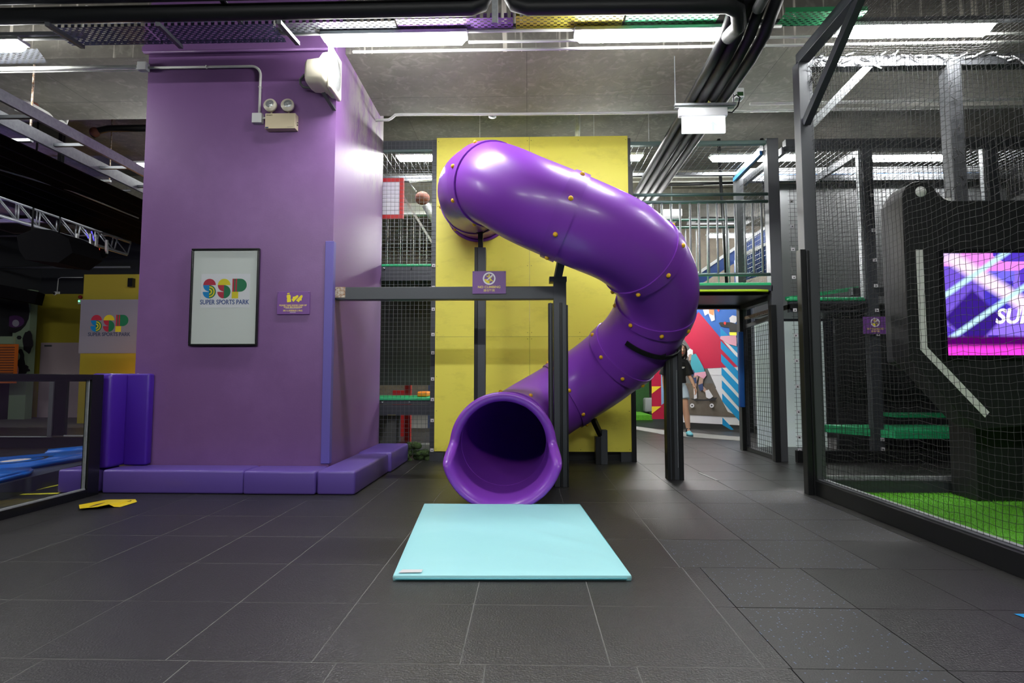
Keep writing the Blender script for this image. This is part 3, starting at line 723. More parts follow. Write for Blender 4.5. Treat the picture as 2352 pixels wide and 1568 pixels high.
# supports
def post(x, y, w, d, z0, z1, mb, mat='steel_dark', channel=True):
    mb.box(x-w/2, x+w/2, y-d/2, y+d/2, z0, z1, mat)
    return mb
def supports():
    t = thing('slide_post', 'dark grey steel slide post that stands behind the slide mouth, left of the centre one', 'post', (-.535, 6.42, 0), 'steel posts that carry the slide')
    mb = MB(); post(-.535, 6.42, .125, .11, 0, 2.50, mb); mb.box(-.60, -.56, 6.355, 6.37, 0, 2.5, 'steel_black'); mb.build('column', t, bevel=.004)
    mb = MB(); mb.bar((-.535, 6.42, 2.50), (-.535, 6.40, 2.70), .055, .05, 'steel_black'); mb.tube([(-.535, 6.40, 2.66), (-.66, 6.36, 2.72)], .008, 'steel_black', 6); mb.tube([(-.535, 6.40, 2.66), (-.41, 6.36, 2.72)], .008, 'steel_black', 6); mb.build('arm', t)
    # centre
    x, y = .285, 5.38
    t = thing('slide_post', 'dark double slide post right of the slide mouth, joined to the long beam', 'post', (x, y, 0), 'steel posts that carry the slide')
    mb = MB(); mb.box(x-.035, x+.085, y-.05, y+.06, 0, 1.95, 'steel_dark')
    mb.box(x-.085, x-.04, y-.03, y+.05, 0, 1.72, 'steel_black'); mb.box(x-.075, x-.055, y-.05, y-.03, 0, 1.72, 'steel_dark'); mb.box(x+.02, x+.045, y-.06, y-.05, 0, 1.72, 'steel_black'); mb.box(x+.085, x+.10, y-.045, y+.05, 0, 1.70, 'steel_black')
    mb.box(x-.075, x+.09, y-.06, y+.07, 1.92, 1.97, 'steel_dark'); mb.build('column', t, bevel=.004)
    mb = MB(); mb.bar((x+.0, y, 1.93), (x+.045, y-.22, 2.17), .07, .05, 'steel_dark'); mb.bar((x+.03, y-.14, 2.08), (x+.06, y-.45, 2.23), .045, .03, 'steel_black'); mb.build('arm', t, bevel=.003)
    # beam to the pillar
    t = thing('steel_beam', 'long horizontal dark steel beam from the pillar to the centre slide post', 'beam', (-.8, 5.38, 1.72))
    mb = MB(); zt = PY(1000, 660, 5.38).z; zb = PY(1000, 689, 5.38).z
    mb.box(PXR, x-.03, 5.33, 5.43, zb, zt, 'steel_dark'); mb.build('tube', t, bevel=.006)
    mb = MB(); mb.box(PXR-.004, PXR+.10, 5.322, 5.332, zb+.02, zt, 'rusty'); mb.build('end_plate', t)
    a = PY(1085, 640, 5.31); b = PY(1162, 640, 5.31); z1 = PY(1120, 622, 5.31).z; z0 = PY(1120, 674, 5.31).z
    sign_climb(a.x, b.x, z0, z1, 5.318, 'purple no climbing sign screwed on the long steel beam before the yellow wall')
    # right post
    x, y = 1.475, 5.79
    t = thing('slide_post', 'dark ribbed steel slide post standing right of the slide, under its outer turn', 'post', (x, y, 0), 'steel posts that carry the slide')
    zt = PY(1548, 795, y).z
    mb = MB(); mb.box(x-.075, x+.065, y-.05, y+.06, 0, zt, 'steel_dark')
    mb.box(x-.085, x-.055, y-.065, y+.05, 0, zt-.10, 'steel_black'); mb.box(x-.04, x-.015, y-.064, y-.05, 0, zt-.05, 'steel_black'); mb.box(x+.035, x+.075, y-.07, y+.05, 0, zt+.01, 'steel_black'); mb.box(x+.02, x+.026, y-.056, y-.05, .12, zt-.24, 'galv')
    mb.build('column', t, bevel=.004)
    i = min(range(len(PAR_)), key=lambda i: abs(PAR_[i]-9.75)); T, a, b = FR_[i]; c = SC_[i]
    dn = Vector((0, 0, -1)); dn = (dn-T*dn.dot(T)).normalized(); sd = T.cross(dn)
    cam_side = sd if sd.y < 0 else -sd
    pts = [c+(dn*math.cos(R(q))+sd*math.sin(R(q)))*(SR+.018) for q in range(-62, 63, 6)]
    mb = MB()
    vs = []
    for p in pts:
        for s1 in (-.025, .025): vs.append(p+T*s1)
    nrm = [(p-c).normalized()*.012 for p in pts]
    vs2 = [vs[2*k+j]+nrm[k] for k in range(len(pts)) for j in (0, 1)]
    N = len(vs); fs = []
    for k in range(len(pts)-1):
        q = 2*k; fs += [(q, q+1, q+3, q+2), (N+q, N+q+2, N+q+3, N+q+1), (q, q+2, N+q+2, N+q), (q+1, N+q+1, N+q+3, q+3)]
    mb.add(vs+vs2, fs, 'steel_black'); mb.build('cradle', t)
    low = c+dn*(SR+.02)
    mb = MB(); mb.bar((x-.03, y-.01, zt-.02), (x-.06, y, zt+.10), .075, .05, 'rusty'); mb.bar((x-.06, y, zt+.08), tuple(low), .05, .04, 'steel_black'); mb.build('arm', t)
    # short post
    x, y = .87, 6.80
    t = thing('slide_post', 'short dark steel slide post near the foot of the yellow wall', 'post', (x, y, 0), 'steel posts that carry the slide')
    mb = MB(); mb.box(x-.07, x+.0, y-.06, y+.05, 0, .32, 'steel_black'); mb.box(x-.01, x+.07, y-.07, y+.05, 0, .40, 'steel_dark'); mb.build('column', t, bevel=.004)
    mb = MB(); mb.bar((x-.0, y-.02, .33), (x-.11, y-.24, .53), .055, .05, 'steel_black'); mb.bar((x-.11, y-.22, .50), (x-.13, y-.36, .60), .035, .03, 'steel_black'); mb.build('arm', t)
supports()

# ================================================================ LANDING MAT
def landing():
    q = [PZ(903, 1318, .033), PZ(1450, 1318, .033), PZ(1332, 1155, .033), PZ(975, 1155, .033)]
    ctr = sum(q, Vector())/4
    N = 40; bm = bmesh.new(); g = []
    for j in range(N+1):
        row = []
        for i in range(N+1):
            u, v = i/N, j/N; p = q[0]*(1-u)*(1-v)+q[1]*u*(1-v)+q[2]*u*v+q[3]*(1-u)*v
            e = min(u, v, 1-u, 1-v); z = .033+.006*math.sin(3*u+2)*math.sin(2.5*v)-(.007 if e == 0 else 0)
            # soft wrinkles running from the back right towards the front
            for (cx_, cy_, an_, le, wd, hh) in ((.72, .42, -.62, .36, .035, .010), (.80, .62, -.60, .30, .04, .008), (.62, .22, -.5, .30, .03, .005), (.12, .75, .75, .18, .03, .006), (.10, .45, .5, .15, .03, .006), (.3, .12, .1, .25, .03, .004), (.93, .12, -.9, .16, .03, .009), (.45, .93, .0, .2, .03, .004)):
                du, dv = u-cx_, v-cy_; a1 = du*math.cos(an_)+dv*math.sin(an_); b1 = -du*math.sin(an_)+dv*math.cos(an_)
                if abs(a1) < le: z += hh*math.exp(-(b1/wd)**2)*math.cos(a1/le*math.pi/2)*min(1, e*12)
            row.append(bm.verts.new((p.x, p.y, z)))
        g.append(row)
    for j in range(N):
        for i in range(N): bm.faces.new((g[j][i], g[j][i+1], g[j+1][i+1], g[j+1][i]))
    t = thing('landing_mat', 'pale turquoise landing mat on the floor in front of the slide mouth', 'mat', (ctr.x, ctr.y, 0))
    mb = MB(); mb.addbm(bm, 'mat_cyan', True)
    edge = [g[0][i].co.copy() if False else None for i in range(0)]
    def at(u, v): return q[0]*(1-u)*(1-v)+q[1]*u*(1-v)+q[2]*u*v+q[3]*(1-u)*v
    per = [at(i/N, 0) for i in range(N)]+[at(1, i/N) for i in range(N)]+[at(1-i/N, 1) for i in range(N)]+[at(0, 1-i/N) for i in range(N)]
    vs = []; n = len(per)
    for z, s in ((.026, 1.0), (.020, 1.003), (.010, 1.002), (.001, .999)):
        vs += [Vector((ctr.x+(p.x-ctr.x)*s, ctr.y+(p.y-ctr.y)*s, z)) for p in per]
    mb.add(vs, [(r*n+k, r*n+(k+1) % n, (r+1)*n+(k+1) % n, (r+1)*n+k) for r in range(3) for k in range(n)], 'mat_cyan', True)
    mb.build('cover', t)
    mb = MB(); a, b = at(.01, -.004), at(.98, -.004)
    mb.tube([(a.x, a.y, .011), (b.x, b.y, .012)], .004, 'mat_cyan_side', 6); mb.build('zip', t)
    mb = MB(); a, b = at(.02, .01), at(.12, .035)
    mb.add([(a.x, a.y, .0345), (b.x, a.y+.005, .036), (b.x-.0, b.y, .0375), (a.x+.01, b.y, .036)], [(0, 1, 2, 3)], 'mur_white'); mb.build('label_patch', t)
landing()

# ================================================================ YELLOW PLYWOOD WALL
YW = 6.95
def ywall():
    a = PY(998, 316, YW); b = PY(1441, 312, YW); zb = PY(1200, 1037, YW).z; zt = (a.z+b.z)/2
    x0, x1 = -1.140, 1.262; xm = PY(1216, 600, YW).x; zm = PY(1100, 773, YW).z
    t = thing('plywood_wall', 'tall yellow plywood wall behind the purple slide', 'wall panel', ((x0+x1)/2, YW+.05, 0))
    for i, (p, q, r, s) in enumerate(((x0, xm, zb, zm), (xm, x1, zb, zm), (x0, xm, zm, zt), (xm, x1, zm, zt))):
        mb = MB(); mb.box(p+.0015, q-.0015, YW, YW+.018, r+.0015, s-.0015, 'yellow_ply'); o = mb.build('panel', t)
        mb = MB()
        for u in (.02, .5, .98):
            for v in (.02, .35, .65, .98):
                if u == .5 and v not in (.02, .98): continue
                MB().disc((p+(q-p)*u, YW-.001, r+(s-r)*v), .004, .004, (0, 1, 0), 'steel_black', 8).build('screw', o)
    mb = MB()
    for xx in (x0+.04, .38, x1-.01): mb.box(xx-.05, xx+.05, YW+.03, YW+.13, 0, zt-.02, 'steel_dark')
    mb.box(x0, x1, YW+.03, YW+.12, zb-.0, zb+.1, 'steel_dark'); mb.box(x1-.0, x1+.055, YW-.01, YW+.10, 0.0, zt-.4, 'steel_black')
    mb.box(x1-.13, x1+.05, YW+.0, YW+.13, 0, .115, 'steel_dark'); mb.box(x0+.02, x0+.12, YW+.0, YW+.12, 0, .11, 'steel_dark'); mb.box(x0+.15, x1-.1, YW+.10, YW+.14, 0.0, .11, 'steel_black'); mb.build('frame', t)
ywall()

def mesh_panel(mb, o, ux, uy, w, h, pitch=.052, r=.0016, mat='wire', th=None):
    """welded wire grid: thin crossed bars in the plane ux,uy"""
    o, ux, uy = Vector(o), Vector(ux), Vector(uy); uz = ux.cross(uy)
    nx = int(w/pitch); ny = int(h/pitch)
    for i in range(nx+1):
        p = o+ux*(i*pitch+(w-nx*pitch)/2); mb.bar(p, p+uy*h, 2*r, 2*r, mat, up=uz)
    for j in range(ny+1):
        p = o+uy*(j*pitch+(h-ny*pitch)/2)+uz*2*r; mb.bar(p, p+ux*w, 2*r, 2*r, mat, up=uz)
    return mb
def clips(t, x, Y, zs):
    for z in zs:
        mb = MB(); mb.box(x-.022, x+.022, Y-.006, Y, z-.02, z+.02, 'mur_white'); mb.disc((x, Y-.008, z-.004), .007, .006, (0, 1, 0), 'steel_black', 8); mb.build('mesh_clip', t)

# ---------------------------------------------------------------- left bay (between pillar and yellow wall)
FY = 7.0
def left_bay():
    x0, x1 = PXR+.005, -1.145; zt = PY(940, 322, FY).z
    t = thing('climbing_cage', 'dark steel play frame bay with wire mesh between the pillar and the yellow wall', 'play frame', ((x0+x1)/2, FY, 0))
    mb = MB(); mb.box(x1-.06, x1, FY, FY+.06, 0, zt, 'steel_dark'); mb.build('post', t)
    mb = MB(); mb.box(x0, x1, FY+.01, FY+.07, zt-.11, zt, 'steel_dark'); mb.box(x0, x1-.06, FY+.02, FY+.09, zt-.14, zt-.11, 'rail_green'); mb.build('top_beam', t)
    mb = MB(); mesh_panel(mb, (x0, FY-.006, .08), (1, 0, 0), (0, 0, 1), x1-x0, zt-.10, .0525); mb.build('wire_mesh', t)
    zs = [PY(992, y, FY).z for y in (610, 660, 710, 768, 810, 870, 917, 965, 1033)]
    clips(t, x1-.025, FY-.008, zs)
    z1 = PY(930, 612, FY+.12).z; z2 = PY(930, 918, FY+.12).z
    for z, lab in ((z1, 'upper'), (z2, 'lower')):
        mb = MB(); mb.box(x0-.5, x1-.07, FY+.09, FY+1.6, z-.055, z-.005, 'steel_dark'); mb.box(x0-.5, x1-.07, FY+.075, FY+.13, z-.185, z-.06, 'steel_dark'); mb.build('deck', t)
        mb = MB(); mb.rbox(x0-.5, x1-.07, FY+.085, FY+.18, z-.008, z+.028, .012, 'pad_green'); mb.rbox(x0-.5, x1-.07, FY+.18, FY+1.6, z-.003, z+.015, .005, 'pad_green'); mb.build('deck_pad', t)
        mb = MB()
        for xx in (x0+.02, x0+.36): mb.ball((xx, FY+.07, z-.03), .014, 'chrome')
        mb.build('bolt', t)
    # roof mesh and rear frame
    mb = MB(); mesh_panel(mb, (x0-.4, FY+.08, zt-.03), (1, 0, 0), (0, 1, 0), x1-x0+.35, 1.2, .1, .002, 'wire'); mb.build('roof_mesh', t)
    mb = MB(); mb.box(x0-.4, x1, FY+1.25, FY+1.33, zt-.08, zt, 'steel_dark'); mb.box(x0-.4, x1, FY+1.7, FY+1.8, zt-.46, zt-.28, 'pale_block'); mb.build('rear_beam', t)
    # dark back sheets
    mb = MB(); mb.box(x0-.8, x1+.1, FY+1.62, FY+1.66, z2+.17, z1-.10, 'dark_wall'); mb.build('back_sheet', t)
    # sloping side netting on the upper level
    mb = MB(); a = PY(925, 500, FY+1.0); b = PY(990, 575, FY+1.0)
    n = 9
    for i in range(n+1): mb.bar((x0-.1+i*.09, FY+.7, z1+.02), (x0-.1+i*.09, FY+.7, z1+1.15-max(0, i-2)*.14), .006, .006, 'galv')
    mb.bar((x0-.1, FY+.7, z1+1.15), (x0+.12, FY+.7, z1+1.1), .03, .03, 'galv'); mb.bar((x0+.10, FY+.7, z1+1.12), (x1, FY+.7, z1+.18), .03, .03, 'galv'); mb.build('slope_rail', t)
    mb = MB()
    for k in range(26):
        xa = x0-.2+k*.05; mb.bar((xa, FY+.72, z1+.05), (xa+.5, FY+.72, z1+.05+min(1.0, .98)), .003, .003, 'galv') if False else None
    for k in range(22):
        za = z1+.04+k*.05; xe = x1-.05 if za < z1+.2 else x0+.10+(z1+1.12-za)*.78
        mb.bar((x0-.2, FY+.72, za), (xe, FY+.72, za), .003, .003, 'galv')
    mb.build('slope_mesh', t)
    # red framed white board hanging on the mesh
    a = PY(905, 410, FY+.25); b = PY(927, 503, FY+.25); xr = b.x; xl = xr-.62
    t2 = thing('notice_board', 'white board with a red frame hanging behind the wire mesh beside the pillar', 'board', ((xl+xr)/2, FY+.25, b.z))
    f = .05; mb = MB()
    for q in ((xl, xr, b.z, b.z+f), (xl, xr, a.z-f, a.z), (xl, xl+f, b.z+f, a.z-f), (xr-f, xr, b.z+f, a.z-f)): mb.box(q[0], q[1], FY+.22, FY+.26, q[2], q[3], 'red')
    mb.build('frame', t2); mb = MB(); mb.box(xl+f, xr-f, FY+.235, FY+.25, b.z+f, a.z-f, 'paper_white'); mb.build('face', t2)
    # rusty ball valve machine seen behind
    p = PY(970, 455, FY+1.1); mb = MB(); mb.ball(p, .11, 'rust', (1, .8, .9)); mb.tube([p+Vector((-.1, 0, .1)), p+Vector((-.2, 0, .25)), p+Vector((.2, 0, .28))], .02, 'galv'); mb.tube([p+Vector((.05, 0, -.1)), p+Vector((.25, .1, -.45))], .06, 'galv', 10)
    tag(mb.build('pipe_valve'), 'rusty round valve on a grey pipe behind the upper mesh beside the pillar', 'valve')
    # ground level: steps and blocks behind the mesh
    p = PY(893, 965, FY+1.4)
    mb = MB(); mb.box(p.x-.4, p.x+.0, FY+.9, FY+2.2, 0, .50, 'dark_wall'); tag(mb.build('soft_step'), 'dark block behind the wire mesh by the pillar', 'block')
    a = PY(905, 965, FY+1.5); mb = MB(); mb.add([(a.x-.10, FY+1.3, .52), (a.x+.06, FY+1.3, .52), (a.x+.16, FY+2.3, .56), (a.x-.1, FY+2.3, .56), (a.x-.1, FY+1.3, .47), (a.x+.06, FY+1.3, .47), (a.x+.16, FY+2.3, .50), (a.x-.1, FY+2.3, .50)], [(0, 1, 2, 3), (0, 4, 5, 1), (1, 5, 6, 2), (4, 7, 6, 5), (3, 2, 6, 7), (0, 3, 7, 4)], 'sign_yellow')
    tag(mb.build('soft_wedge'), 'small yellow wedge behind the lower mesh beside the pillar', 'wedge')
    p = PY(935, 965, FY+2.0); tag(MB().box(p.x-.05, p.x+.05, FY+2.0, FY+2.1, 0, 1.1, 'red_dark').build('padded_post'), 'dark red padded post behind the lower wire mesh', 'post')
    p = PY(905, 950, FY+2.6); tag(MB().box(p.x-.1, p.x+.14, FY+2.9, FY+3.0, 0, .8, 'red_dark').build('soft_block'), 'dark red block further back behind the lower mesh', 'block')
    tag(MB().box(x0-.2, x1+.1, FY+4.6, FY+4.7, 0, 2, 'mur_navy').build('back_panel'), 'dark navy panel far behind the lower mesh', 'panel')
    p = PY(975, 912, FY+.9); tag(MB().rbox(p.x-.07, p.x+.07, FY+.7, FY+1.0, z2+.02, z2+.09, .02, 'orange').build('soft_block'), 'small orange block on the lower green deck', 'block')
    # moss and stones at the foot
    bm = bmesh.new()
    mb = MB()
    for i in range(26):
        mb.ball((x0+.42+random.uniform(-.1, .1)+(.1 if i % 2 else 0), FY-.02+random.uniform(-.02, .12), random.uniform(.0, .2)), random.uniform(.03, .06), 'moss', (1, .6, .8), 8, 5)
    for i in range(16): mb.ball((x0+.5+random.uniform(0, .2), FY+.08+random.uniform(0, .2), .02), .035, 'moss', (1, 1, .5), 8, 5)
    bm.free(); tag(mb.build('artificial_moss'), 'clump of green artificial moss at the foot of the mesh beside the last pad', 'moss', None, 'stuff')
    tag(MB().rbox(x1-.32, x1-.10, FY+.35, FY+.5, 0, .16, .03, 'rock').build('stone_block'), 'pale stone block on the floor behind the mesh by the yellow wall', 'stone')
left_bay()

# ---------------------------------------------------------------- right bay with upper deck
def right_bay():
    zt = PY(1700, 321, FY).z; xa = 1.27; xp = PY(1779, 500, FY).x; RY = 8.17
    t = thing('play_platform', 'raised steel play platform with railing and mesh roof, right of the yellow wall', 'play platform', (2.2, 7.6, 0))
    def P(mb, x, y, z1, w=.10, z0=0): mb.box(x-w/2, x+w/2, y-w/2, y+w/2, z0, z1, 'steel_grey')
    xr = 3.08
    mb = MB(); mb.box(xp-.065, xp+.075, FY, FY+.12, 0, zt+.02, 'steel_grey'); mb.box(xp-.085, xp-.02, FY-.02, FY+.05, 0, PY(1790, 700, FY).z, 'steel_black'); mb.build('post', t, bevel=.003)
    mb = MB(); mb.box(xr-.055, xr+.055, RY-.05, RY+.06, 0, zt-.03, 'steel_grey'); mb.box(xr-.06, xr-.01, RY-.075, RY-.05, .0, 2.1, 'steel_black'); mb.build('post', t, bevel=.003)
    mb = MB(); za = PY(1703, 762, RY-.09).z; zb = PY(1703, 935, RY-.09).z; p = PY(1702, 850, RY-.09); mb.rbox(p.x-.035, p.x+.035, RY-.13, RY-.07, zb, za, .012, 'mur_blue'); mb.build('post_pad', t)
    mb = MB(); mb.box(xa, xp-.05, FY+.02, FY+.08, zt-.045, zt, 'rail_green'); mb.build('front_top_beam', t)
    mb = MB(); mb.box(xa-.2, xr, RY-.02, RY+.04, zt-.03, zt+.01, 'steel_grey'); mb.build('rear_top_beam', t)
    mb = MB(); mb.bar((xp-.04, FY+.1, zt-.05), (xr-.02, RY, zt-.05), .06, .10, 'steel_grey'); mb.bar((xp-.08, FY+.15, zt-.11), (xr-.06, RY, zt-.10), .03, .05, 'blue_beam'); mb.build('side_top_beam', t)
    mb = MB(); mesh_panel(mb, (xa, FY+.05, zt-.01), (1, 0, 0), (0, 1, 0), xp-xa, RY-FY, .085, .0022, 'wire'); mb.build('roof_mesh', t)
    zd = PY(1700, 646, FY).z
    mb = MB(); mb.box(xa, xp-.05, FY+.0, FY+.10, PY(1700, 668, FY).z, PY(1700, 655, FY).z, 'steel_dark'); mb.box(xa-.3, xr, FY+.1, RY, zd-.16, zd-.10, 'steel_black')
    mb.box(xa-.3, xr, RY-.05, RY+.05, zd-.20, zd-.06, 'steel_dark'); mb.box(xr-.05, xr+.05, FY+.1, RY, zd-.22, zd-.08, 'steel_dark'); mb.build('deck_frame', t)
    mb = MB(); mb.rbox(xa, xp-.06, FY+.005, RY, zd-.085, zd-.012, .015, 'pad_green'); mb.build('deck_pad', t)
    zl = PY(1680, 668, FY-.02).z; mb = MB(); mb.tube([(1.5, FY-.03, zl-.01), (2.0, FY-.035, zl), (2.8, FY-.03, zl+.003), (xp-.12, FY-.03, zl-.004)], .017, 'lime', 10); mb.build('edge_tube', t)
    # railing
    z1 = PY(1650, 444, FY).z; z2 = PY(1650, 461, FY).z; z3 = PY(1700, 629, FY).z
    mb = MB()
    for z in (z1, z2, z3): mb.tube([(xa-.02, FY+.04, z), (xp-.02, FY+.04, z)], .021, 'rail_green', 10)
    mb.build('rail', t)
    pxs = [1521, 1542, 1563, 1586, 1606, 1627, 1648, 1669, 1690, 1711, 1730, 1750]
    for q in pxs:
        x = PY(q, 540, FY+.04).x; mb = MB(); mb.tube([(x, FY+.04, z3), (x, FY+.04, z2)], .013, 'galv', 8); mb.build('baluster', t)
    for k in range(3): x = PY(1500-21*k, 540, FY+.04).x; mb = MB(); mb.tube([(x, FY+.04, z3), (x, FY+.04, z2)], .013, 'galv', 8); mb.build('baluster', t)
    # rear railing
    mb = MB()
    for y_, in ((505,), (522,)):
        z = PY(1600, y_, RY).z; mb.tube([(xa-.2, RY, z), (xr-.05, RY, z)], .018, 'rail_green', 8)
    zz0 = zd-.05; zz1 = PY(1600, 522, RY).z
    for k in range(11):
        x = xa+.1+k*.155; mb.tube([(x, RY, zz0), (x, RY, zz1)], .011, 'galv', 6)
    mb.build('rear_rail', t)
    # side mesh between the two posts, lower and upper
    mb = MB(); d = Vector((xr-xp, RY-FY-.1, 0)); L = d.length; u = d/L
    mesh_panel(mb, (xp, FY+.1, .06), u, (0, 0, 1), L, zd-.55, .062, .0022, 'wire_dark'); mesh_panel(mb, (xp, FY+.1, zd), u, (0, 0, 1), L, zt-zd-.2, .062, .0016, 'wire')
    mb.bar((xp, FY+.1, .03), (xr, RY, .03), .05, .05, 'steel_black'); mb.build('side_mesh', t)
    # tarred struts under the deck
    mb = MB(); a = PY(1705, 714, RY-.15); b = PY(1770, 690, FY+.25); mb.bar((xr+.02, RY-.1, 1.86), (xp-.0, FY+.15, 1.86), .05, .04, 'rusty'); mb.bar((xr+.02, RY-.1, 1.74), (xp, FY+.15, 1.78), .04, .05, 'steel_grey'); mb.build('under_brace', t)
right_bay()

# ---------------------------------------------------------------- mesh bays continuing to the right
def far_bays():
    zt = PY(1900, 322, FY).z; x0 = 3.24
    zd = PY(1900, 687, FY+.05).z
    t = thing('climbing_cage', 'dark mesh play frame with green decks behind the net cage', 'play frame', (4.6, FY, 0))
    x1 = PY(2000, 600, FY).x; x2 = PY(2262, 600, FY).x
    mb = MB(); mb.box(x0, 7.0, FY, FY+.09, zt-.11, zt+.02, 'steel_dark'); mb.build('top_beam', t)
    for x in (x1, 5.75, 7.0):
        mb = MB(); mb.box(x-.06, x+.06, FY-.02, FY+.08, 0, zt, 'steel_dark'); mb.box(x-.09, x-.06, FY+.02, FY+.08, zd, zt, 'galv'); o = mb.build('post', t)
    clips(t, x0+.04, FY-.01, [PY(1800, y, FY).z for y in (463, 520, 573, 637, 712, 770, 828, 887, 945, 1003, 1033)]); clips(t, x1+.03, FY-.03, [PY(2000, y, FY).z for y in (450, 530, 598, 657, 713, 768, 1008, 1030)])
    mb = MB(); mesh_panel(mb, (x0, FY-.008, .08), (1, 0, 0), (0, 0, 1), x1-x0, zt-.15, .052, .0017, 'wire_dark'); mesh_panel(mb, (x1, FY-.008, .9), (1, 0, 0), (0, 0, 1), 5.75-x1, zt-1.0, .052, .0017, 'wire_dark'); mesh_panel(mb, (5.75, FY-.008, .9), (1, 0, 0), (0, 0, 1), 1.25, zt-1.0, .052, .0017, 'wire_dark'); mb.build('wire_mesh', t)
    mb = MB(); mb.box(x0, x1, FY+.03, FY+.10, zd-.16, zd-.03, 'steel_dark'); mb.box(x1, 7, FY+.4, FY+.5, zd+.1, zd+.2, 'steel_dark'); mb.box(x0, 7.0, FY-.05, FY+.02, .0, .14, 'steel_black'); mb.box(x0, 7, FY+.0, FY+1.2, zd-.12, zd-.06, 'steel_black'); mb.build('deck_frame', t)
    mb = MB(); mb.rbox(x0, x1-.07, FY+.02, FY+.12, zd-.025, zd+.02, .012, 'pad_green'); mb.build('deck_pad', t)
    mb = MB(); mb.bar((x0+.05, FY+.2, zd+.03), (x1+.45, FY+1.1, zd+.30), .06, .05, 'pad_green'); mb.build('deck_pad', t)
    # roof mesh + cross beams
    mb = MB(); mesh_panel(mb, (x0, FY+.05, zt-.03), (1, 0, 0), (0, 1, 0), 3.7, 1.3, .085, .0022, 'wire'); mb.build('roof_mesh', t)
    for x in (x0+.0, x1): mb = MB(); mb.bar((x+.0, FY+.06, zt-.10), (x-.05, FY+1.25, zt-.10), .05, .09, 'steel_grey'); mb.build('cross_beam', t)
    mb = MB(); mb.box(x0-.1, 7, FY+1.2, FY+1.28, zt-.09, zt, 'steel_grey'); mb.build('rear_beam', t)
    # panels behind
    z = PY(1950, 420, FY+1.3).z
    mb = MB(); mb.box(3.60, 7.0, FY+1.30, FY+1.34, zd+.0, z, 'grey_panel'); mb.build('back_sheet', t)
    mb = MB(); mb.box(3.42, 7.0, FY+1.28, FY+1.33, 0, zd-.1, 'dark_wall') if False else mb.box(4.45, 7.0, FY+1.28, FY+1.33, 0, zd-.1, 'dark_wall'); mb.build('back_sheet', t)
    mb = MB(); zz = PY(2100, 990, FY-.15).z
    mb.add([(3.75, FY+.45, zz+.03), (7, FY+.45, zz+.03), (7, FY-.12, zz), (4.35, FY-.12, zz), (3.75, FY+.45, zz-.06), (7, FY+.45, zz-.06), (7, FY-.12, zz-.09), (4.35, FY-.12, zz-.09)], [(0, 1, 2, 3), (3, 2, 6, 7), (0, 3, 7, 4), (4, 7, 6, 5), (1, 5, 6, 2), (0, 4, 5, 1)], 'pad_green'); mb.build('bench_pad', t)
    mb = MB(); zz2 = PY(2150, 948, FY+.9).z; mb.box(4.9, 7, FY+.7, FY+1.0, zz2-.05, zz2, 'pad_green'); mb.build('step_pad', t)
    a = PY(1984, 745, FY-.06); b = PY(2040, 745, FY-.06)
    sign_climb(a.x, b.x, PY(2010, 766, FY-.06).z, PY(2010, 727, FY-.06).z, FY-.045, 'purple no climbing sign on a dark post behind the black net')
    # frosted panels behind the lower mesh
    tag(MB().box(3.42, 4.42, 8.55, 8.6, 0.0, PY(1760, 738, 8.55).z, 'frosted').build('frosted_panel'), 'pale frosted panel behind the wire mesh right of the doorway', 'panel')
far_bays()

# ================================================================ NET CAGE
CX, CY = 2.52, 5.09; CZ = PY(1850, 145, 5.09).z
def net(mb, o, ux, uy, w, h, p=.043, r=.0014, sag=.0, seed=1):
    o, ux, uy = Vector(o), Vector(ux), Vector(uy); uz = ux.cross(uy); nx = int(w/p); ny = int(h/p)
    px = w/nx; py = h/ny; rnd = random.Random(seed)
    J = [[(rnd.uniform(-.004, .004), rnd.uniform(-.004, .004)) for _ in range(nx+1)] for _ in range(ny+1)]
    def pt(i, j):
        a, b = J[j][i]; u, v = i*px+a, j*py+b
        s = sag*math.sin(math.pi*min(1, max(0, v/h)))*(.6+.4*math.sin(u*2.1))
        return o+ux*(u+.01*math.sin(v*5+seed))+uy*(v-.018*abs(math.sin(u*7.5))*(1 if sag else .4))+uz*s
    G = [[pt(i, j) for i in range(nx+1)] for j in range(ny+1)]
    def line(L):
        k = len(mb.v); n = len(L); m = mb.mi('net_cord')
        for i in range(n):
            d = (L[min(i+1, n-1)]-L[max(i-1, 0)]).normalized(); a = uz*r; b = d.cross(uz)*r
            for q in (0, 1, 2):
                t = q*2.0944; mb.v.append(tuple(L[i]+a*math.cos(t)+b*math.sin(t)))
        for i in range(n-1):
            for q in (0, 1, 2): mb.f.append([k+3*i+q, k+3*i+(q+1) % 3, k+3*i+3+(q+1) % 3, k+3*i+3+q]); mb.m.append(m); mb.sm.append(True)
    for j in range(ny+1): line(G[j])
    for i in range(nx+1): line([G[j][i] for j in range(ny+1)])
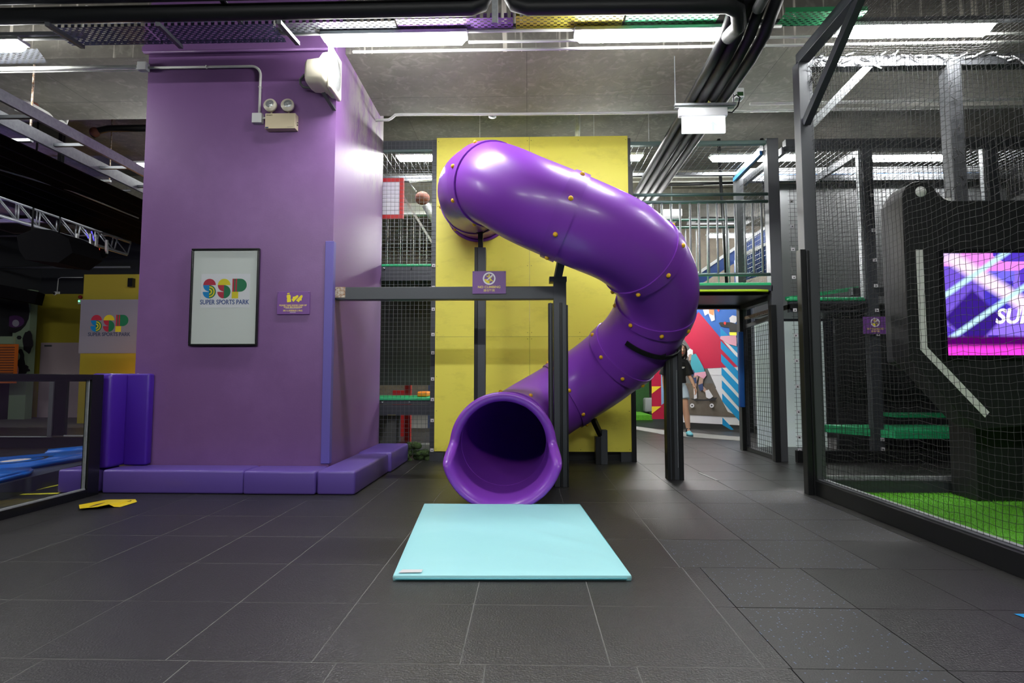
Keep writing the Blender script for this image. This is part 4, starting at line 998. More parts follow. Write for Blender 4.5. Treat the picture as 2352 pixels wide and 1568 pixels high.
def cage():
    t = thing('net_cage', 'black steel ball cage with sagging nets at the right', 'cage', (CX+1.5, 4.0, 0))
    Z = CZ
    mb = MB(); mb.box(CX-.05, CX+.07, CY-.05, CY+.07, .0, Z, 'steel_grey'); mb.box(CX-.095, CX-.045, CY-.06, CY+.02, 0, PY(1850, 572, CY-.06).z, 'steel_black'); mb.box(CX-.045, CX-.02, CY-.07, CY-.05, 0, PY(1850, 570, CY-.06).z-.02, 'steel_black'); mb.build('corner_post', t, bevel=.004)
    mb = MB(); xq = PY(2190, 300, CY).x; mb.box(xq-.06, xq+.06, CY-.05, CY+.07, 0, Z, 'steel_grey'); mb.build('post', t, bevel=.004)
    mb = MB(); mb.box(4.62, 4.78, CY-.05, CY+.07, 0, Z, 'steel_grey'); mb.build('post', t, bevel=.004)
    mb = MB(); mb.box(CX-.05, CX+.05, -1.0, CY, Z-.02, Z+.08, 'steel_dark'); mb.build('top_rail', t, bevel=.004)
    mb = MB(); mb.box(CX+.05, 6.5, CY-.04, CY+.06, Z-.06, Z+.04, 'steel_grey'); mb.build('back_top_rail', t, bevel=.004)
    mb = MB(); mb.bar((CX, CY-.05, PY(1868, 280, CY-.07).z), (CX, CY-.95, Z), .075, .06, 'steel_dark', up=(1, 0, 0)); mb.build('brace', t, bevel=.004)
    mb = MB(); mb.bar((CX+.06, CY, PY(1880, 290, CY).z), (CX+.62, CY, Z-.02), .07, .07, 'galv', up=(0, 1, 0)); mb.build('brace', t, bevel=.004)
    mb = MB(); mb.box(CX-.04, CX+.08, -1.0, CY-.04, .0, .125, 'steel_black'); mb.box(CX-.01, CX+.02, -1.0, CY-.04, .125, .135, 'steel_grey'); mb.box(CX+.045, CX+.075, -1.0, CY-.04, .125, .133, 'galv'); mb.build('base_rail', t, bevel=.006)
    mb = MB(); mb.box(CX+.06, 6.5, CY-.02, CY+.09, 0, .12, 'steel_dark'); mb.box(CX+.06, 6.5, CY+.02, CY+.05, .12, .15, 'galv'); mb.build('back_base_rail', t)
    mb = MB(); net(mb, (CX+.03, 1.3, .13), (0, 1, 0), (0, 0, 1), CY-1.3-.02, Z-.15, sag=.03, seed=2); o = mb.build('side_net', t, fix=False)
    mb = MB(); net(mb, (CX+.08, CY-.06, .14), (1, 0, 0), (0, 0, 1), 2.7, Z-.2, sag=.05, seed=3); mb.build('back_net', t, fix=False)
    mb = MB(); net(mb, (CX+.05, 1.6, Z-.03), (1, 0, 0), (0, 1, 0), 2.9, CY-1.65, sag=-.12, seed=4); mb.build('roof_net', t, fix=False)
    mb = MB(); rnd = random.Random(5)
    for k in range(60):
        x = CX+.1+k*.035+rnd.uniform(-.01, .01); z = Z-.01+rnd.uniform(-.04, .05)
        mb.bar((x, CY-.055, z), (x+rnd.uniform(.03, .09), CY-.06, z+rnd.uniform(-.05, .05)), .008, .012, 'tape_white' if k % 3 else 'net_cord')
    mb.build('lashing', t)
    mb = MB(); rnd = random.Random(9)
    for k in range(60):
        z = 1.9+rnd.random()*(Z-1.95) if k % 2 else Z-.25*rnd.random(); x = xq+rnd.uniform(-.07, .07) if k % 2 else CX+.09+rnd.uniform(-.03, .08)
        mb.tube([(x, CY-.065, z), (x+rnd.uniform(-.04, .04), CY-.08, z-.02), (x+rnd.uniform(-.04, .04), CY-.06, z-.05)], .003, 'net_cord', 5)
    mb.build('cord_tie', t)['kind'] = 'stuff'
    # turf
    mb = MB(); mb.box(CX+.09, 6.5, 1.0, CY-.03, .0, .018, 'turf_base'); tur = tag(mb.build('turf_mat'), 'bright green artificial turf mat on the floor inside the net cage', 'turf')
    rnd = random.Random(11); mb = MB(); vs = []; fs = []
    for k in range(26000):
        y = CY-.05-(rnd.random()**1.15)*2.6; x = CX+.10+rnd.random()*(2.0)
        a = rnd.random()*math.pi; w = .0022; h = rnd.uniform(.010, .020); dx, dy = math.cos(a)*w, math.sin(a)*w; lx, ly = rnd.uniform(-.008, .008), rnd.uniform(-.008, .008)
        n = len(vs); vs += [(x-dx, y-dy, .016), (x+dx, y+dy, .016), (x+lx, y+ly, .018+h)]; fs.append((n, n+1, n+2))
    mb.add(vs, fs, 'turf'); o = mb.build('grass_blades', tur, fix=False); o['kind'] = 'stuff'
cage()

# ================================================================ GAME SCREEN UNIT inside the cage
def hut():
    Y = 4.42; D = .20
    X = lambda px, py: PY(px, py, Y).x
    Zf = lambda px, py: PY(px, py, Y).z
    t = thing('game_console', 'black rounded game console with a bright screen and white stripe, inside the net cage', 'game console', (4.0, Y+.3, .02))
    xl = X(2078, 600); zt = Zf(2300, 460); zc = Zf(2110, 416); xc = X(2112, 440); rr = X(2155, 440)-xc; zk = zc-rr
    out = [(xl, Zf(2080, 820)), (xl, zk)]
    out += [(xc+(xl-xc)*math.cos(R(a)) if a < 90 else xc-rr*math.cos(R(a)), zk+rr*math.sin(R(a))) for a in range(0, 171, 10)]
    f0 = (xc+rr*1.0, zk+rr*.1); cx2 = f0[0]+.10; out += [(cx2-.10*math.cos(R(a)), zt+.10-.10*math.sin(R(a))) for a in (15, 35, 55, 75, 90)]
    out += [(5.1, zt), (5.1, .75), (X(2250, 975), .62), (X(2215, 950), .70)]
    mb = MB(); mb.poly(out, 'hut_black', (0, D, 0), (0, Y, 0)); mb.build('front_panel', t, bevel=.02, seg=3)
    mb = MB(); mb.poly([(xl+.005, Zf(2080, 830)), (xl+.005, zk), (xl+.06, zk+.10), (xc, zc-.02), (xc+.05, zc-.06), (xc+.05, Zf(2080, 860))], 'hut_side', (0, .10, 0), (0, Y+D-.01, 0)); mb.build('side_shell', t, bevel=.02)
    bx = PZ(2205, 1140, .02); mb = MB(); mb.box(bx.x+.0, 5.1, 4.72, 5.0, .019, .9, 'hut_black'); mb.box(bx.x+.45, 5.1, 4.6, 4.72, .019, .9, 'hut_black'); mb.build('base', t, bevel=.01)
    # stripe
    w = X(2119, 575)-X(2103, 575); x0 = X(2103, 575); zt_ = Zf(2103, 573); zb_ = Zf(2118, 800); x3 = X(2262, 957); z3 = Zf(2262, 957)
    mb = MB(); mb.poly([(x0, zt_), (x0+w, zt_), (x0+w, zb_+.01), (x3+.035, z3+.035), (x3, z3-.005), (x0, zb_-.01)], 'stripe_white', (0, -.002, 0), (0, Y, 0)); mb.build('stripe', t)
    mb = MB(); c = PY(2115, 440, Y-.001); mb.disc(c, .042, .004, (0, 1, 0), 'stripe_white', 28); mb.build('round_badge', t)
    sx0 = X(2160, 583); sz1 = Zf(2160, 583); sz0 = Zf(2170, 816); sx1 = sx0+(sz1-sz0)*1.72
    mb = MB(); b = .028
    for q in ((sx0-b, sx1+b, sz0-b, sz0), (sx0-b, sx1+b, sz1, sz1+b), (sx0-b, sx0, sz0, sz1), (sx1, sx1+b, sz0, sz1)): mb.box(q[0], q[1], Y-.03, Y, q[2], q[3], 'frame_black')
    o = mb.build('screen_frame', t)
    me = bpy.data.meshes.new('screen'); og = world_origin(t)
    me.from_pydata([tuple(Vector(p)-og) for p in ((sx0, Y-.012, sz0), (sx1, Y-.012, sz0), (sx1, Y-.012, sz1), (sx0, Y-.012, sz1))], [], [(0, 1, 2, 3)]); uv = me.uv_layers.new(name='UVMap')
    for i, c in enumerate(((0, 0), (1, 0), (1, 1), (0, 1))): uv.data[i].uv = (c[0]*1.72*.62, c[1])
    me.materials.append(MATS['screen']); so = bpy.data.objects.new('screen', me); COL.objects.link(so); so.parent = t
    M('screen_text', (1, 1, 1), .5, emit=((1, .93, 1, 1), 1.2))
    mb = MB(); mb.text('SUPER', .155, (sx0+.375, Y-.013, (sz0+sz1)/2-.10), 'screen_text', bold=.03, align='LEFT', shear=.25, ext=.0004); mb.build('screen_text', so)
    p = PY(2293, 455, Y+.1); mb = MB(); mb.box(p.x-.02, p.x+.02, Y+.08, Y+.12, zt-.005, zt+.015, 'stripe_white'); q = PY(2176, 455, Y+.1); mb.box(q.x-.016, q.x+.016, Y+.08, Y+.12, zt-.005, zt+.05, 'stripe_white'); mb.tube([(q.x, Y+.12, zt+.05), (q.x+.03, Y+.15, zt+.14), (q.x+.09, Y+.18, zt+.15), (q.x+.10, Y+.2, zt)], .004, 'steel_black', 6); mb.build('sensor', t)
hut()

# ================================================================ EXIT SIGN, PIPES, LIGHTS, TRAYS
def ceiling_services():
    Y = 5.62
    a = PY(1558, 250, Y); b = PY(1671, 305, Y)
    t = thing('exit_sign', 'glowing white exit sign with a faint green arrow hanging under the black pipes', 'exit sign', ((a.x+b.x)/2, Y, b.z))
    zh = PY(1600, 266, Y).z
    mb = MB(); mb.rbox(a.x, b.x, Y-.03, Y+.03, zh-.01, a.z, .008, 'lamp_body'); mb.build('housing', t)
    x0 = PY(1566, 280, Y).x; x1 = PY(1665, 280, Y).x
    mb = MB(); mb.box(x0, x1, Y-.012, Y+.012, b.z, zh-.01, 'exit_on'); o = mb.build('lit_panel', t)
    mb = MB(); c = PY(1638, 288, Y-.013); k = .0044
    mb.poly([(c.x+u*k, c.z+v*k) for u, v in ((0, 11), (10, 1), (9, -3), (3, 2), (3, -12), (-3, -12), (-3, 2), (-9, -3), (-10, 1))], 'exit_arrow', (0, -.001, 0), (0, Y-.0125, 0))
    c = PY(1589, 287, Y-.013); q = lambda P: mb.poly([(c.x+u*k, c.z+v*k) for u, v in P], 'exit_faint', (0, -.0008, 0), (0, Y-.0125, 0))
    q([(-4, 8), (0, 8), (0, 11), (-4, 11)]); q([(-7, 6), (2, 6), (7, 1), (5, 0), (0, 4), (1, -1), (6, -5), (4, -10), (2, -9), (3, -6), (-3, -2), (-7, -7), (-9, -5), (-4, 0), (-4, 4), (-8, 3)]); mb.build('pictogram', o)
    mb = MB(); p = PY(1676, 270, Y); mb.tube([(b.x, Y, a.z-.04), (b.x+.05, Y, a.z-.045), (b.x+.11, Y, a.z+.02), (b.x+.135, Y, a.z+.11), (b.x+.11, Y+.02, a.z+.15), (b.x+.08, Y+.05, a.z+.14)], .007, 'rubber_pipe', 8); mb.build('cable', t)
    mb = MB(); za = PY(1620, 243, Y).z
    for x in (PY(1596, 246, Y).x, PY(1650, 246, Y).x): mb.tube([(x, Y, a.z), (x, Y, za)], .004, 'galv', 6)
    mb.build('hanger', t)
    xa, xb = PY(1549, 243, Y).x, PY(1690, 243, Y).x
    t = thing('pipe_support', 'galvanised strut that carries the black pipes above the exit sign', 'bracket', ((xa+xb)/2, Y, za))
    mb = MB(); mb.box(xa, xb, Y-.02, Y+.02, za, za+.022, 'galv'); mb.box(xa, xb-.02, Y-.015, Y+.025, za-.022, za-.016, 'galv'); mb.build('strut', t)
    mb = MB(); mb.tube([(xa+.01, Y, za), (xa+.01, Y, SOF)], .006, 'galv', 6); mb.tube([(xb-.02, Y, za), (xb-.02, Y, SOF)], .006, 'galv', 6); mb.build('rod', t)
    # four pipes
    K = 3.13; ks = (.602, .638, .677, .715)
    ang = [1.80+i*.128+(.02 if i > 1 else 0) for i in range(4)]
    z = za+.022+.058
    names = ('leftmost', 'second', 'third', 'rightmost')
    for i in range(4):
        x = PY((1588, 1611, 1637, 1664)[i], 243, Y).x; r = (.047, .055, .046, .052)[i]
        pts = [(x+.0, 12.0, z-.02), (x, 8, z-.01), (x, 5.6, z), (x, 4.95, z+.01), (x+.02, 4.70, z+.08), (x+.06, 4.45, z+.30), (x+.1, 4.2, SLAB-.05)]
        tag(MB().tube(pts, r, 'rubber_pipe', 16).build('insulated_pipe'), 'thick black insulated pipe, %s of the four running over the exit sign' % names[i], 'pipe', 'four black pipes over the exit sign')
    for i, (px_, py_, w) in enumerate(((1622, 213, .11), (1657, 194, .07), (1688, 196, .14))):
        k = (1, 2, 3)[i]; x = PY((1588, 1611, 1637, 1664)[k], 243, Y).x; y = 5.9-.12*k+(0, .25, .0)[i]; r = (.047, .055, .046, .052)[k]+.002
        y = {1: 5.95, 2: 6.1-.35, 3: 5.6+.25}[k]-.35+.25
        vs = []; m = 9
        for yy in (y-.035, y+.035):
            for q in range(m): an = R(-150+q*15); vs.append((x+r*math.cos(an), yy+.006*((q % 2)*2-1), z+r*math.sin(an)))
        tag(MB().add(vs, [(q, q+1, m+q+1, m+q) for q in range(m-1)], 'foil').build('foil_tape', fix=False), 'silver foil tape patch on the %s black pipe near the exit sign' % names[k], 'tape')
    # large pipes along the top
    ya = 4.28; za_ = PY(600, 26, ya).z
    def hp(pts, r, lab): tag(MB().tube(pts, r, 'rubber_pipe', 18).build('insulated_pipe'), lab, 'pipe', 'large black pipes along the top of the picture')
    xe = PY(1118, 25, ya).x; xs = PY(1168, 25, ya).x; xt = PY(1700, 25, ya).x
    hp([(XL+.3, ya, za_-.02), (xe-.12, ya, za_), (xe-.04, ya+.0, za_+.03), (xe, ya, za_+.10), (xe+.01, ya, za_+.3)], .062, 'large black insulated pipe across the top left, lower of the two')
    zb_ = PY(600, 3, ya-.1).z+.03
    hp([(XL+.3, ya-.14, zb_), (xe-.1, ya-.14, zb_+.02), (xe-.02, ya-.14, zb_+.06), (xe, ya-.14, zb_+.3)], .055, 'large black insulated pipe across the top left, upper of the two')
    zc_ = PY(1400, 14, ya).z
    hp([(xs+.01, ya, zc_+.3), (xs, ya, zc_+.12), (xs+.05, ya, zc_+.03), (xs+.15, ya, zc_), (xt-.1, ya, zc_-.01), (xt, ya+.05, zc_-.02), (xt+.06, ya+.18, zc_-.06), (xt+.05, ya+.4, zc_-.02)], .060, 'large black insulated pipe across the top right, lower one that bends back')
    hp([(xs+.02, ya-.15, zc_+.3), (xs+.06, ya-.15, zc_+.14), (xs+.2, ya-.15, zc_+.10), (xt+.1, ya-.15, zc_+.09), (xt+.2, ya-.05, zc_+.08), (xt+.22, ya+.2, zc_+.09)], .045, 'large black insulated pipe across the top right, upper one')
    # strut hangers
    p = PY(1137, 20, ya-.25); tag(MB().box(p.x-.022, p.x+.022, ya-.27, ya-.24, p.z-.12, SLAB, 'galv').build('strut_hanger'), 'galvanised slotted strut hanging between the two black pipe runs', 'bracket')
    for (xa_, ya_), (xb_, yb_), lab in (((510, 0), (555, 52), 'dark diagonal strut at the top left above the pillar'), ((362, 55), (416, 108), 'dark diagonal strut under the tray, left above the pillar'), ((640, 50), (684, 100), 'dark diagonal strut under the tray beside the first lamp'), ((108, 55), (190, 108), 'dark diagonal strut at the left under the blue tray')):
        a_ = PY(xa_, ya_, 4.2); b_ = PY(xb_, yb_, 4.62)
        tag(MB().bar(a_, b_, .035, .03, 'steel_dark').build('strut'), lab, 'bracket')
    # perforated trays
    T = 4.42
    segs = (('tray_blue', 110, 330, 'perforated blue-grey cable tray at the left before the pillar'), ('tray_blue', 334, 628, 'perforated dark violet cable tray above the pillar'), ('tray_grey', 632, 905, 'perforated grey cable tray above the left lamp'), ('tray_purple', 908, 1178, 'perforated purple cable tray, left of the yellow one'), ('tray_yellow', 1184, 1435, 'perforated yellow cable tray above the lamps'), ('tray_green', 1440, 1655, 'perforated green cable tray right of the yellow one'), ('tray_green', 1805, 1995, 'perforated green cable tray right of the black pipes'))
    ends = {110: (62, 104), 334: (57, 100), 632: (50, 80), 908: (42, 71), 1184: (35, 65), 1440: (32, 62), 1805: (26, 58)}
    for mt, xa_, xb_, lab in segs:
        y1 = 4.62; pt_, pb_ = ends[xa_]; xm_ = (xa_+xb_)/2
        z = PY(xm_, pt_, y1).z; y2 = PZ(xm_, pb_, z).y
        f = lambda px: PY(px, 60, y1).x
        x0, x1 = f(xa_), f(xb_)
        mb = MB(); mb.add([(x0, y1, z), (x1, y1, z), (x1, y2, z), (x0, y2, z)], [(0, 1, 2, 3)], mt); mb.add([(x0, y1, z), (x1, y1, z), (x1, y1, z+.04), (x0, y1, z+.04)], [(0, 1, 2, 3)], mt); mb.add([(x0, y2, z), (x1, y2, z), (x1, y2, z+.04), (x0, y2, z+.04)], [(0, 1, 2, 3)], mt)
        tag(mb.build('cable_tray', fix=False), lab, 'cable tray', 'coloured cable trays above the lamps')
    x0 = PX(0, 150, -4.3).x
    mb = MB(); z = PY(60, 112, 4.98).z; xs0, xs1 = XL+.3, PZ(110, 145, z).x; yf_ = PZ(110, 145, z).y; x9 = PY(86, 108, 4.98).x
    mb.add([(xs0, 4.98, z), (x9, 4.98, z), (xs1, yf_, z), (xs0, yf_, z)], [(0, 1, 2, 3)], 'tray_grey'); tag(mb.build('cable_tray', fix=False), 'pale perforated cable tray at the far top left by the lamp', 'cable tray', 'coloured cable trays above the lamps')
    # rail + conduits that carry the lamps
    Yl = 4.80; zl = PY(900, 92, Yl).z; x_a = PY(632, 74, Yl).x
    tag(MB().box(x_a, XR-.1, Yl-.03, Yl+.03, zl+.085, zl+.115, 'steel_grey').build('lamp_rail'), 'long grey strut rail that carries the row of lamps', 'rail')
    tag(MB().box(XL+.3, PY(196, 80, Yl).x, Yl-.03, Yl+.03, zl+.085, zl+.115, 'steel_grey').build('lamp_rail'), 'short grey strut rail over the lamp at the far left', 'rail')
    xc = PY(632, 74, Yl).x
    tag(MB().tube([(xc, Yl-.02, zl+.20), (xc, Yl-.02, zl+.12), (xc+.03, Yl-.02, zl+.075), (xc+.1, Yl-.02, zl+.055), (PY(1740, 90, Yl).x+.2, Yl-.02, zl+.055)], .013, 'white_pvc', 8).build('conduit'), 'white conduit beside the lamps, upper of the three, bent up at its left end', 'conduit', 'white conduits between the lamps')
    tag(MB().tube([(PY(1075, 95, Yl).x, Yl+.05, zl-.0), (XR-.2, Yl+.05, zl-.0)], .012, 'white_pvc', 8).build('conduit'), 'white conduit between the lamps, middle of the three', 'conduit', 'white conduits between the lamps')
    tag(MB().tube([(PY(800, 95, Yl).x, Yl+.14, zl-.02), (XR-.2, Yl+.14, zl-.02)], .012, 'white_pvc', 8).build('conduit'), 'white conduit between the lamps, lowest of the three', 'conduit', 'white conduits between the lamps')
    xq = PY(196, 85, Yl).x; tag(MB().tube([(XL+.3, Yl-.02, zl+.055), (xq-.09, Yl-.02, zl+.055)]+[tuple(p) for p in arcpts((xq-.09, Yl-.02, zl+.145), .09, -90, 0, 6)]+[(xq+.02, Yl-.02, zl+.35)], .016, 'white_pvc', 8).build('conduit'), 'white conduit bent upwards above the lamp at the far left', 'conduit')
    # conduit along the beam edge
    Yb = 6.62; z = PY(1200, 262, Yb).z; a_ = PY(885, 276, Yb)
    pts = [(PXR+.01, Yb, a_.z), (a_.x+.04, Yb, a_.z+.005), (a_.x+.075, Yb, z-.03), (a_.x+.12, Yb, z+.01), (a_.x+.2, Yb, z+.015), (0, Yb, z-.0), (1.5, Yb, z+.0), (XR-.3, Yb, z+.03)]
    tag(MB().tube(pts, .017, 'white_pvc', 10).build('conduit'), 'long white conduit under the rear edge of the concrete beam', 'conduit')
    zc = PY(1750, 238, 6.1).z; tag(MB().tube([(2.45, 6.1, zc), (XR-.3, 6.1, zc+.03)], .017, 'white_pvc', 10).build('conduit'), 'short white conduit under the beam right of the exit sign', 'conduit')
    p = PY(1692, 222, 5.95); mb = MB(); mb.rbox(p.x-.05, p.x+.045, 5.85, 5.95, p.z-.06, p.z+.05, .01, 'box_white'); mb.box(p.x-.03, p.x+.03, 5.845, 5.85, p.z-.04, p.z+.0, 'hedge'); tag(mb.build('ceiling_socket'), 'small white socket box under the beam right of the exit sign', 'socket')
    p = PY(1131, 268, 7.0); mb = MB(); mb.tube([(p.x, 7.0, SLAB), (p.x, 7.0, p.z)], .012, 'galv', 8); mb.disc((p.x, 7.0, p.z-.0), .05, .01, (0, 0, 1), 'galv', 14); tag(mb.build('sprinkler'), 'ceiling sprinkler below the slab above the yellow wall', 'sprinkler')
    p = PY(1325, 300, 7.6); tag(MB().tube([(p.x+.02, 7.6, SLAB), (p.x, 7.6, 4.0)], .035, 'galv', 10).build('drop_pipe'), 'grey vertical drop pipe behind the top of the yellow wall', 'pipe')
    for px_ in (1102, 1364, 1490):
        p = PY(px_, 280, 7.5); tag(MB().tube([(p.x, 7.5, SLAB), (p.x, 7.5, 4.1)], .004, 'galv', 5).build('hanging_rod'), {1102: 'thin rod hanging above the left half of the yellow wall', 1364: 'thin rod hanging above the right half of the yellow wall', 1490: 'thin rod hanging right of the yellow wall'}[px_], 'rod')
    # lamps
    def lamp(xc, y, z, label, L=1.30, grp='long fluorescent ceiling lamps'):
        t = thing('ceiling_lamp', label, 'lamp', (xc, y, z-.05), grp)
        mb = MB(); mb.box(xc-L/2, xc+L/2, y-.068, y+.068, z+.010, z+.045, 'lamp_body'); mb.build('body', t, bevel=.008)
        mb = MB(); w = .052
        vs = []
        for x in (-L/2+.012, L/2-.012):
            ins = .05 if x > 0 else -.05
            for yy, zz, k in ((-w, .012, 0), (-w, -.022, 1), (-.034, -.048, 1.3), (.034, -.048, 1.3), (w, -.022, 1), (w, .012, 0)): vs.append((xc+x-ins*k*.6, y+yy, z+zz))
        fs = [(i, (i+1) % 6, 6+(i+1) % 6, 6+i) for i in range(6)]+[(0, 1, 2, 3, 4, 5), (11, 10, 9, 8, 7, 6)]
        mb.add(vs, fs, 'lamp_on'); mb.build('diffuser', t)
        mb = MB()
        for s in (-1, 1): mb.bar((xc+s*L*.3, y, z+.04), (xc+s*L*.3, y, z+.09), .03, .02, 'galv')
        mb.build('clip', t); return t
    zr = zl+.0
    for (a1, a2, lab) in ((735, 1078, 'lit ceiling lamp nearest the purple pillar'), (1316, 1664, 'lit ceiling lamp left of the black pipes, over the yellow wall'), (1930, 2278, 'lit ceiling lamp seen through the net at the top right')):
        lamp((PY(a1, 90, Yl).x+PY(a2, 90, Yl).x)/2, Yl, zl+.012, lab)
    lamp(PY(55, 105, Yl).x-.65, Yl, zl+.012, 'lit ceiling lamp cut by the left edge of the picture')
    Y2 = 8.0
    for (a1, lab) in ((910, 'lit lamp behind the mesh between pillar and yellow wall'), (1270, 'lit lamp showing right of the top of the yellow wall'), (1630, 'lit lamp over the raised platform with the railing'), (1990, 'lit lamp over the mesh frame behind the net')):
        x = PY(a1, 366, Y2).x+.65; lamp(x, Y2, PY(a1+100, 366, Y2).z+.03, lab)
    lamp(PY(1690, 540, 12.6).x, 12.6, PY(1690, 540, 12.6).z, 'lit lamp far back beyond the platform railing', 1.3)
    for xx in (-2.8, -4.95): lamp(PY(55, 105, Yl).x-.65+xx+.55, Yl, zl+.012, 'added unseen ceiling lamp, row carried on past the left edge')  # row continued out of view with lamps added to light the hall mats
    for xx in (-.6, 1.7, 6.2): lamp(xx, 12.6, PY(1690, 540, 12.6).z, 'added ceiling lamp far back, unseen behind the yellow wall and frames')  # unseen lamps added to brighten the corridor behind the wall
    for yy, zz in ((10.3, 3.40), (11.5, 3.42)):  # hung lamps added out of sight to brighten mural and walker
        t = lamp(2.0, yy, zz, 'added ceiling lamp over the corridor, unseen behind the slide')
        for sx in (-.4, .4): MB().tube([(2.0+sx, yy, zz+.08), (2.0+sx, yy, SLAB)], .004, 'galv', 5).build('hanging_rod', t)
    p = PY(320, 380, 7.9); lamp(p.x+.60, 7.9, p.z, 'lamp end just left of the pillar in the dark hall', 1.3)
    for y in (-.3,):  # unseen row added above the camera to light the front floor
        for k in range(4): lamp(-3.9+k*2.2, y, 3.80, 'added unseen ceiling lamp over the viewer, for the front floor')
    # lit white duct beam beyond the mesh roof
    a_ = PY(1700, 391, 8.75); b_ = PY(1700, 403, 8.75)
    tag(MB().box(3.32, 7.2, 8.72, 9.0, b_.z, a_.z+.02, 'pale_block').box(3.32, 7.2, 8.71, 8.99, b_.z-.02, b_.z, 'blue_beam').build('roof_girder'), 'white girder with a blue lower edge beyond the mesh roof', 'girder')
ceiling_services()

# ================================================================ FAR RIGHT BACKGROUND (above the deck)
def background():
    def blk(x0, y0, x1, y1, Y, d, mat, name, lab, cat, bev=0):
        a = PY(x0, y0, Y); b = PY(x1, y1, Y); mb = MB(); mb.box(a.x, b.x, Y, Y+d, b.z, a.z, mat); return tag(mb.build(name, bevel=bev), lab, cat)
    def ac(x0, y0, x1, y1, Y, lab):
        a = PY(x0, y0, Y); b = PY(x1, y1, Y); t = thing('air_conditioner', lab, 'air conditioner', ((a.x+b.x)/2, Y, b.z), 'white air conditioning units')
        mb = MB(); z0 = b.z; h = .28
        mb.add([(a.x, Y, z0), (b.x, Y, z0), (b.x-.15, Y+1.0, z0), (a.x+.15, Y+1.0, z0), (a.x+.12, Y+.12, z0+h), (b.x-.12, Y+.12, z0+h), (b.x-.2, Y+.9, z0+h), (a.x+.2, Y+.9, z0+h)], [(0, 1, 2, 3), (0, 4, 5, 1), (1, 5, 6, 2), (2, 6, 7, 3), (3, 7, 4, 0), (4, 7, 6, 5)], 'ac_white'); mb.build('casing', t)
        mb = MB()
        for k in range(14): mb.box(a.x+.3, b.x-.3, Y+.15+k*.05, Y+.17+k*.05, z0-.006, z0+.001, 'steel_grey')
        mb.build('grille', t)
    ac(1606, 425, 1790, 457, 11.9, 'large white air conditioner hanging beyond the railing, upper one')
    ac(1590, 470, 1772, 486, 12.2, 'large white air conditioner hanging beyond the railing, lower one')
    blk(1524, 480, 1567, 495, 9.8, .5, 'pale_block', 'white_box', 'small white box beyond the railing left of the air conditioner', 'box')
    blk(1791, 498, 1820, 520, 9.4, .2, 'mur_pink', 'pink_box', 'small dusty pink box behind the mesh beside the platform post', 'box')
    for a, b, Y, lab in (((1500, 425), (1690, 420), 9.5, 'thin dark pipe crossing behind the railing'),):
        tag(MB().tube([PY(*a, Y), PY(*b, Y)], .025, 'steel_black', 8).build('pipe'), lab, 'pipe')
    for y_, Y, lab in ((418, 9.9, 'thin white conduit beyond the mesh roof, lower one'), (408, 9.7, 'thin white conduit beyond the mesh roof, upper one')):
        a = PY(1440, y_, Y); tag(MB().tube([a, (7.5, Y, a.z)], .012, 'white_pvc', 6).build('conduit'), lab, 'conduit')
    p = PY(1545, 482, 10.0); tag(MB().tube([(p.x, 10.05, SLAB), (p.x, 10.05, p.z-.02)], .012, 'galv', 6).build('hanging_rod'), 'thin rod that carries the small white box beyond the railing', 'rod')
    for px_, lab in ((1653, 'black hanging pole beyond the railing, left of the rear post'), (1752, 'black hanging pole beyond the railing, right of the rear post')):
        a = PY(px_, 400, 9.2); tag(MB().tube([(a.x, 9.2, SLAB-.3), (a.x+.08, 9.2, 2.2)], .025, 'steel_black', 8).tube([(a.x, 9.2, SLAB), (a.x, 9.2, SLAB-.35)], .03, 'steel_black', 8).build('hanging_pole'), lab, 'pole')
    # blue inclined stair stringers
    for (xa, ya), (xb, yb), h, Y, lab in (((1690, 600), (1865, 545), .62, 9.6, 'blue sloping panel behind the railing and mesh'), ((1560, 660), (1770, 530), .30, 10.2, 'blue sloping slide side beyond the railing')):
        a = PY(xa, ya, Y); b = PY(xb, yb, Y); mb = MB(); mb.poly([(a.x, a.z-h*.6), (b.x, b.z-h*.6), (b.x, b.z+h*.4), (a.x, a.z+h*.05)], 'blue_panel', (0, .08, 0), (0, Y, 0)); mb.bar((a.x, Y-.03, a.z+h*.08), (b.x, Y-.03, b.z+h*.42), .04, .05, 'pale_block'); tag(mb.build('sloping_panel'), lab, 'panel')
    a = PY(1792, 525, 9.3); tag(MB().box(a.x, 6.9, 9.3, 9.4, a.z-.03, a.z+.03, 'pale_block').box(a.x, 6.9, 9.35, 9.4, a.z-1.0, a.z-.03, 'blue_panel').build('blue_screen_wall'), 'blue panel with a white top rail behind the mesh at the right', 'panel')
    for (p, q, w, lab) in (((1792, 478), (1842, 435), .06, 'pale diagonal bar behind the mesh beside the platform post, upper'), ((1795, 500), (1842, 470), .06, 'pale diagonal bar behind the mesh beside the platform post, lower')):
        tag(MB().bar(PY(*p, 8.9), PY(*q, 8.9), w, .05, 'galv').build('diagonal_bar'), lab, 'bar')
    tag(MB().box(3.0, 8.9, 13.0, 13.1, 1.9, 2.9, 'dark_wall').build('dark_partition'), 'dark partition far behind the upper deck', 'partition')
    tag(MB().box(-1.5, 8.9, 14.6, 14.7, 2.5, SLAB, 'old_wall').build('partition_wall'), 'stained beige wall far behind the railing', 'partition')
    tag(MB().box(4.5, 8.9, 11.3, 11.4, 0, 2.2, 'dark_wall').build('dark_partition'), 'dark partition low behind the mesh at the right', 'partition')
    # hedge wall, grass and rock through the doorway
    a = PY(1500, 940, 15.0); tag(MB().box(-.5, 3.3, 15.5, 15.7, 0, 2.4, 'hedge').build('hedge_wall'), 'dark green artificial hedge wall seen left of the mural', 'hedge')
    tag(MB().box(.5, 3.05, 13.95, 15.5, 0, .12, 'turf_base').build('grass_strip'), 'bright green strip of artificial grass left of the mural', 'grass')
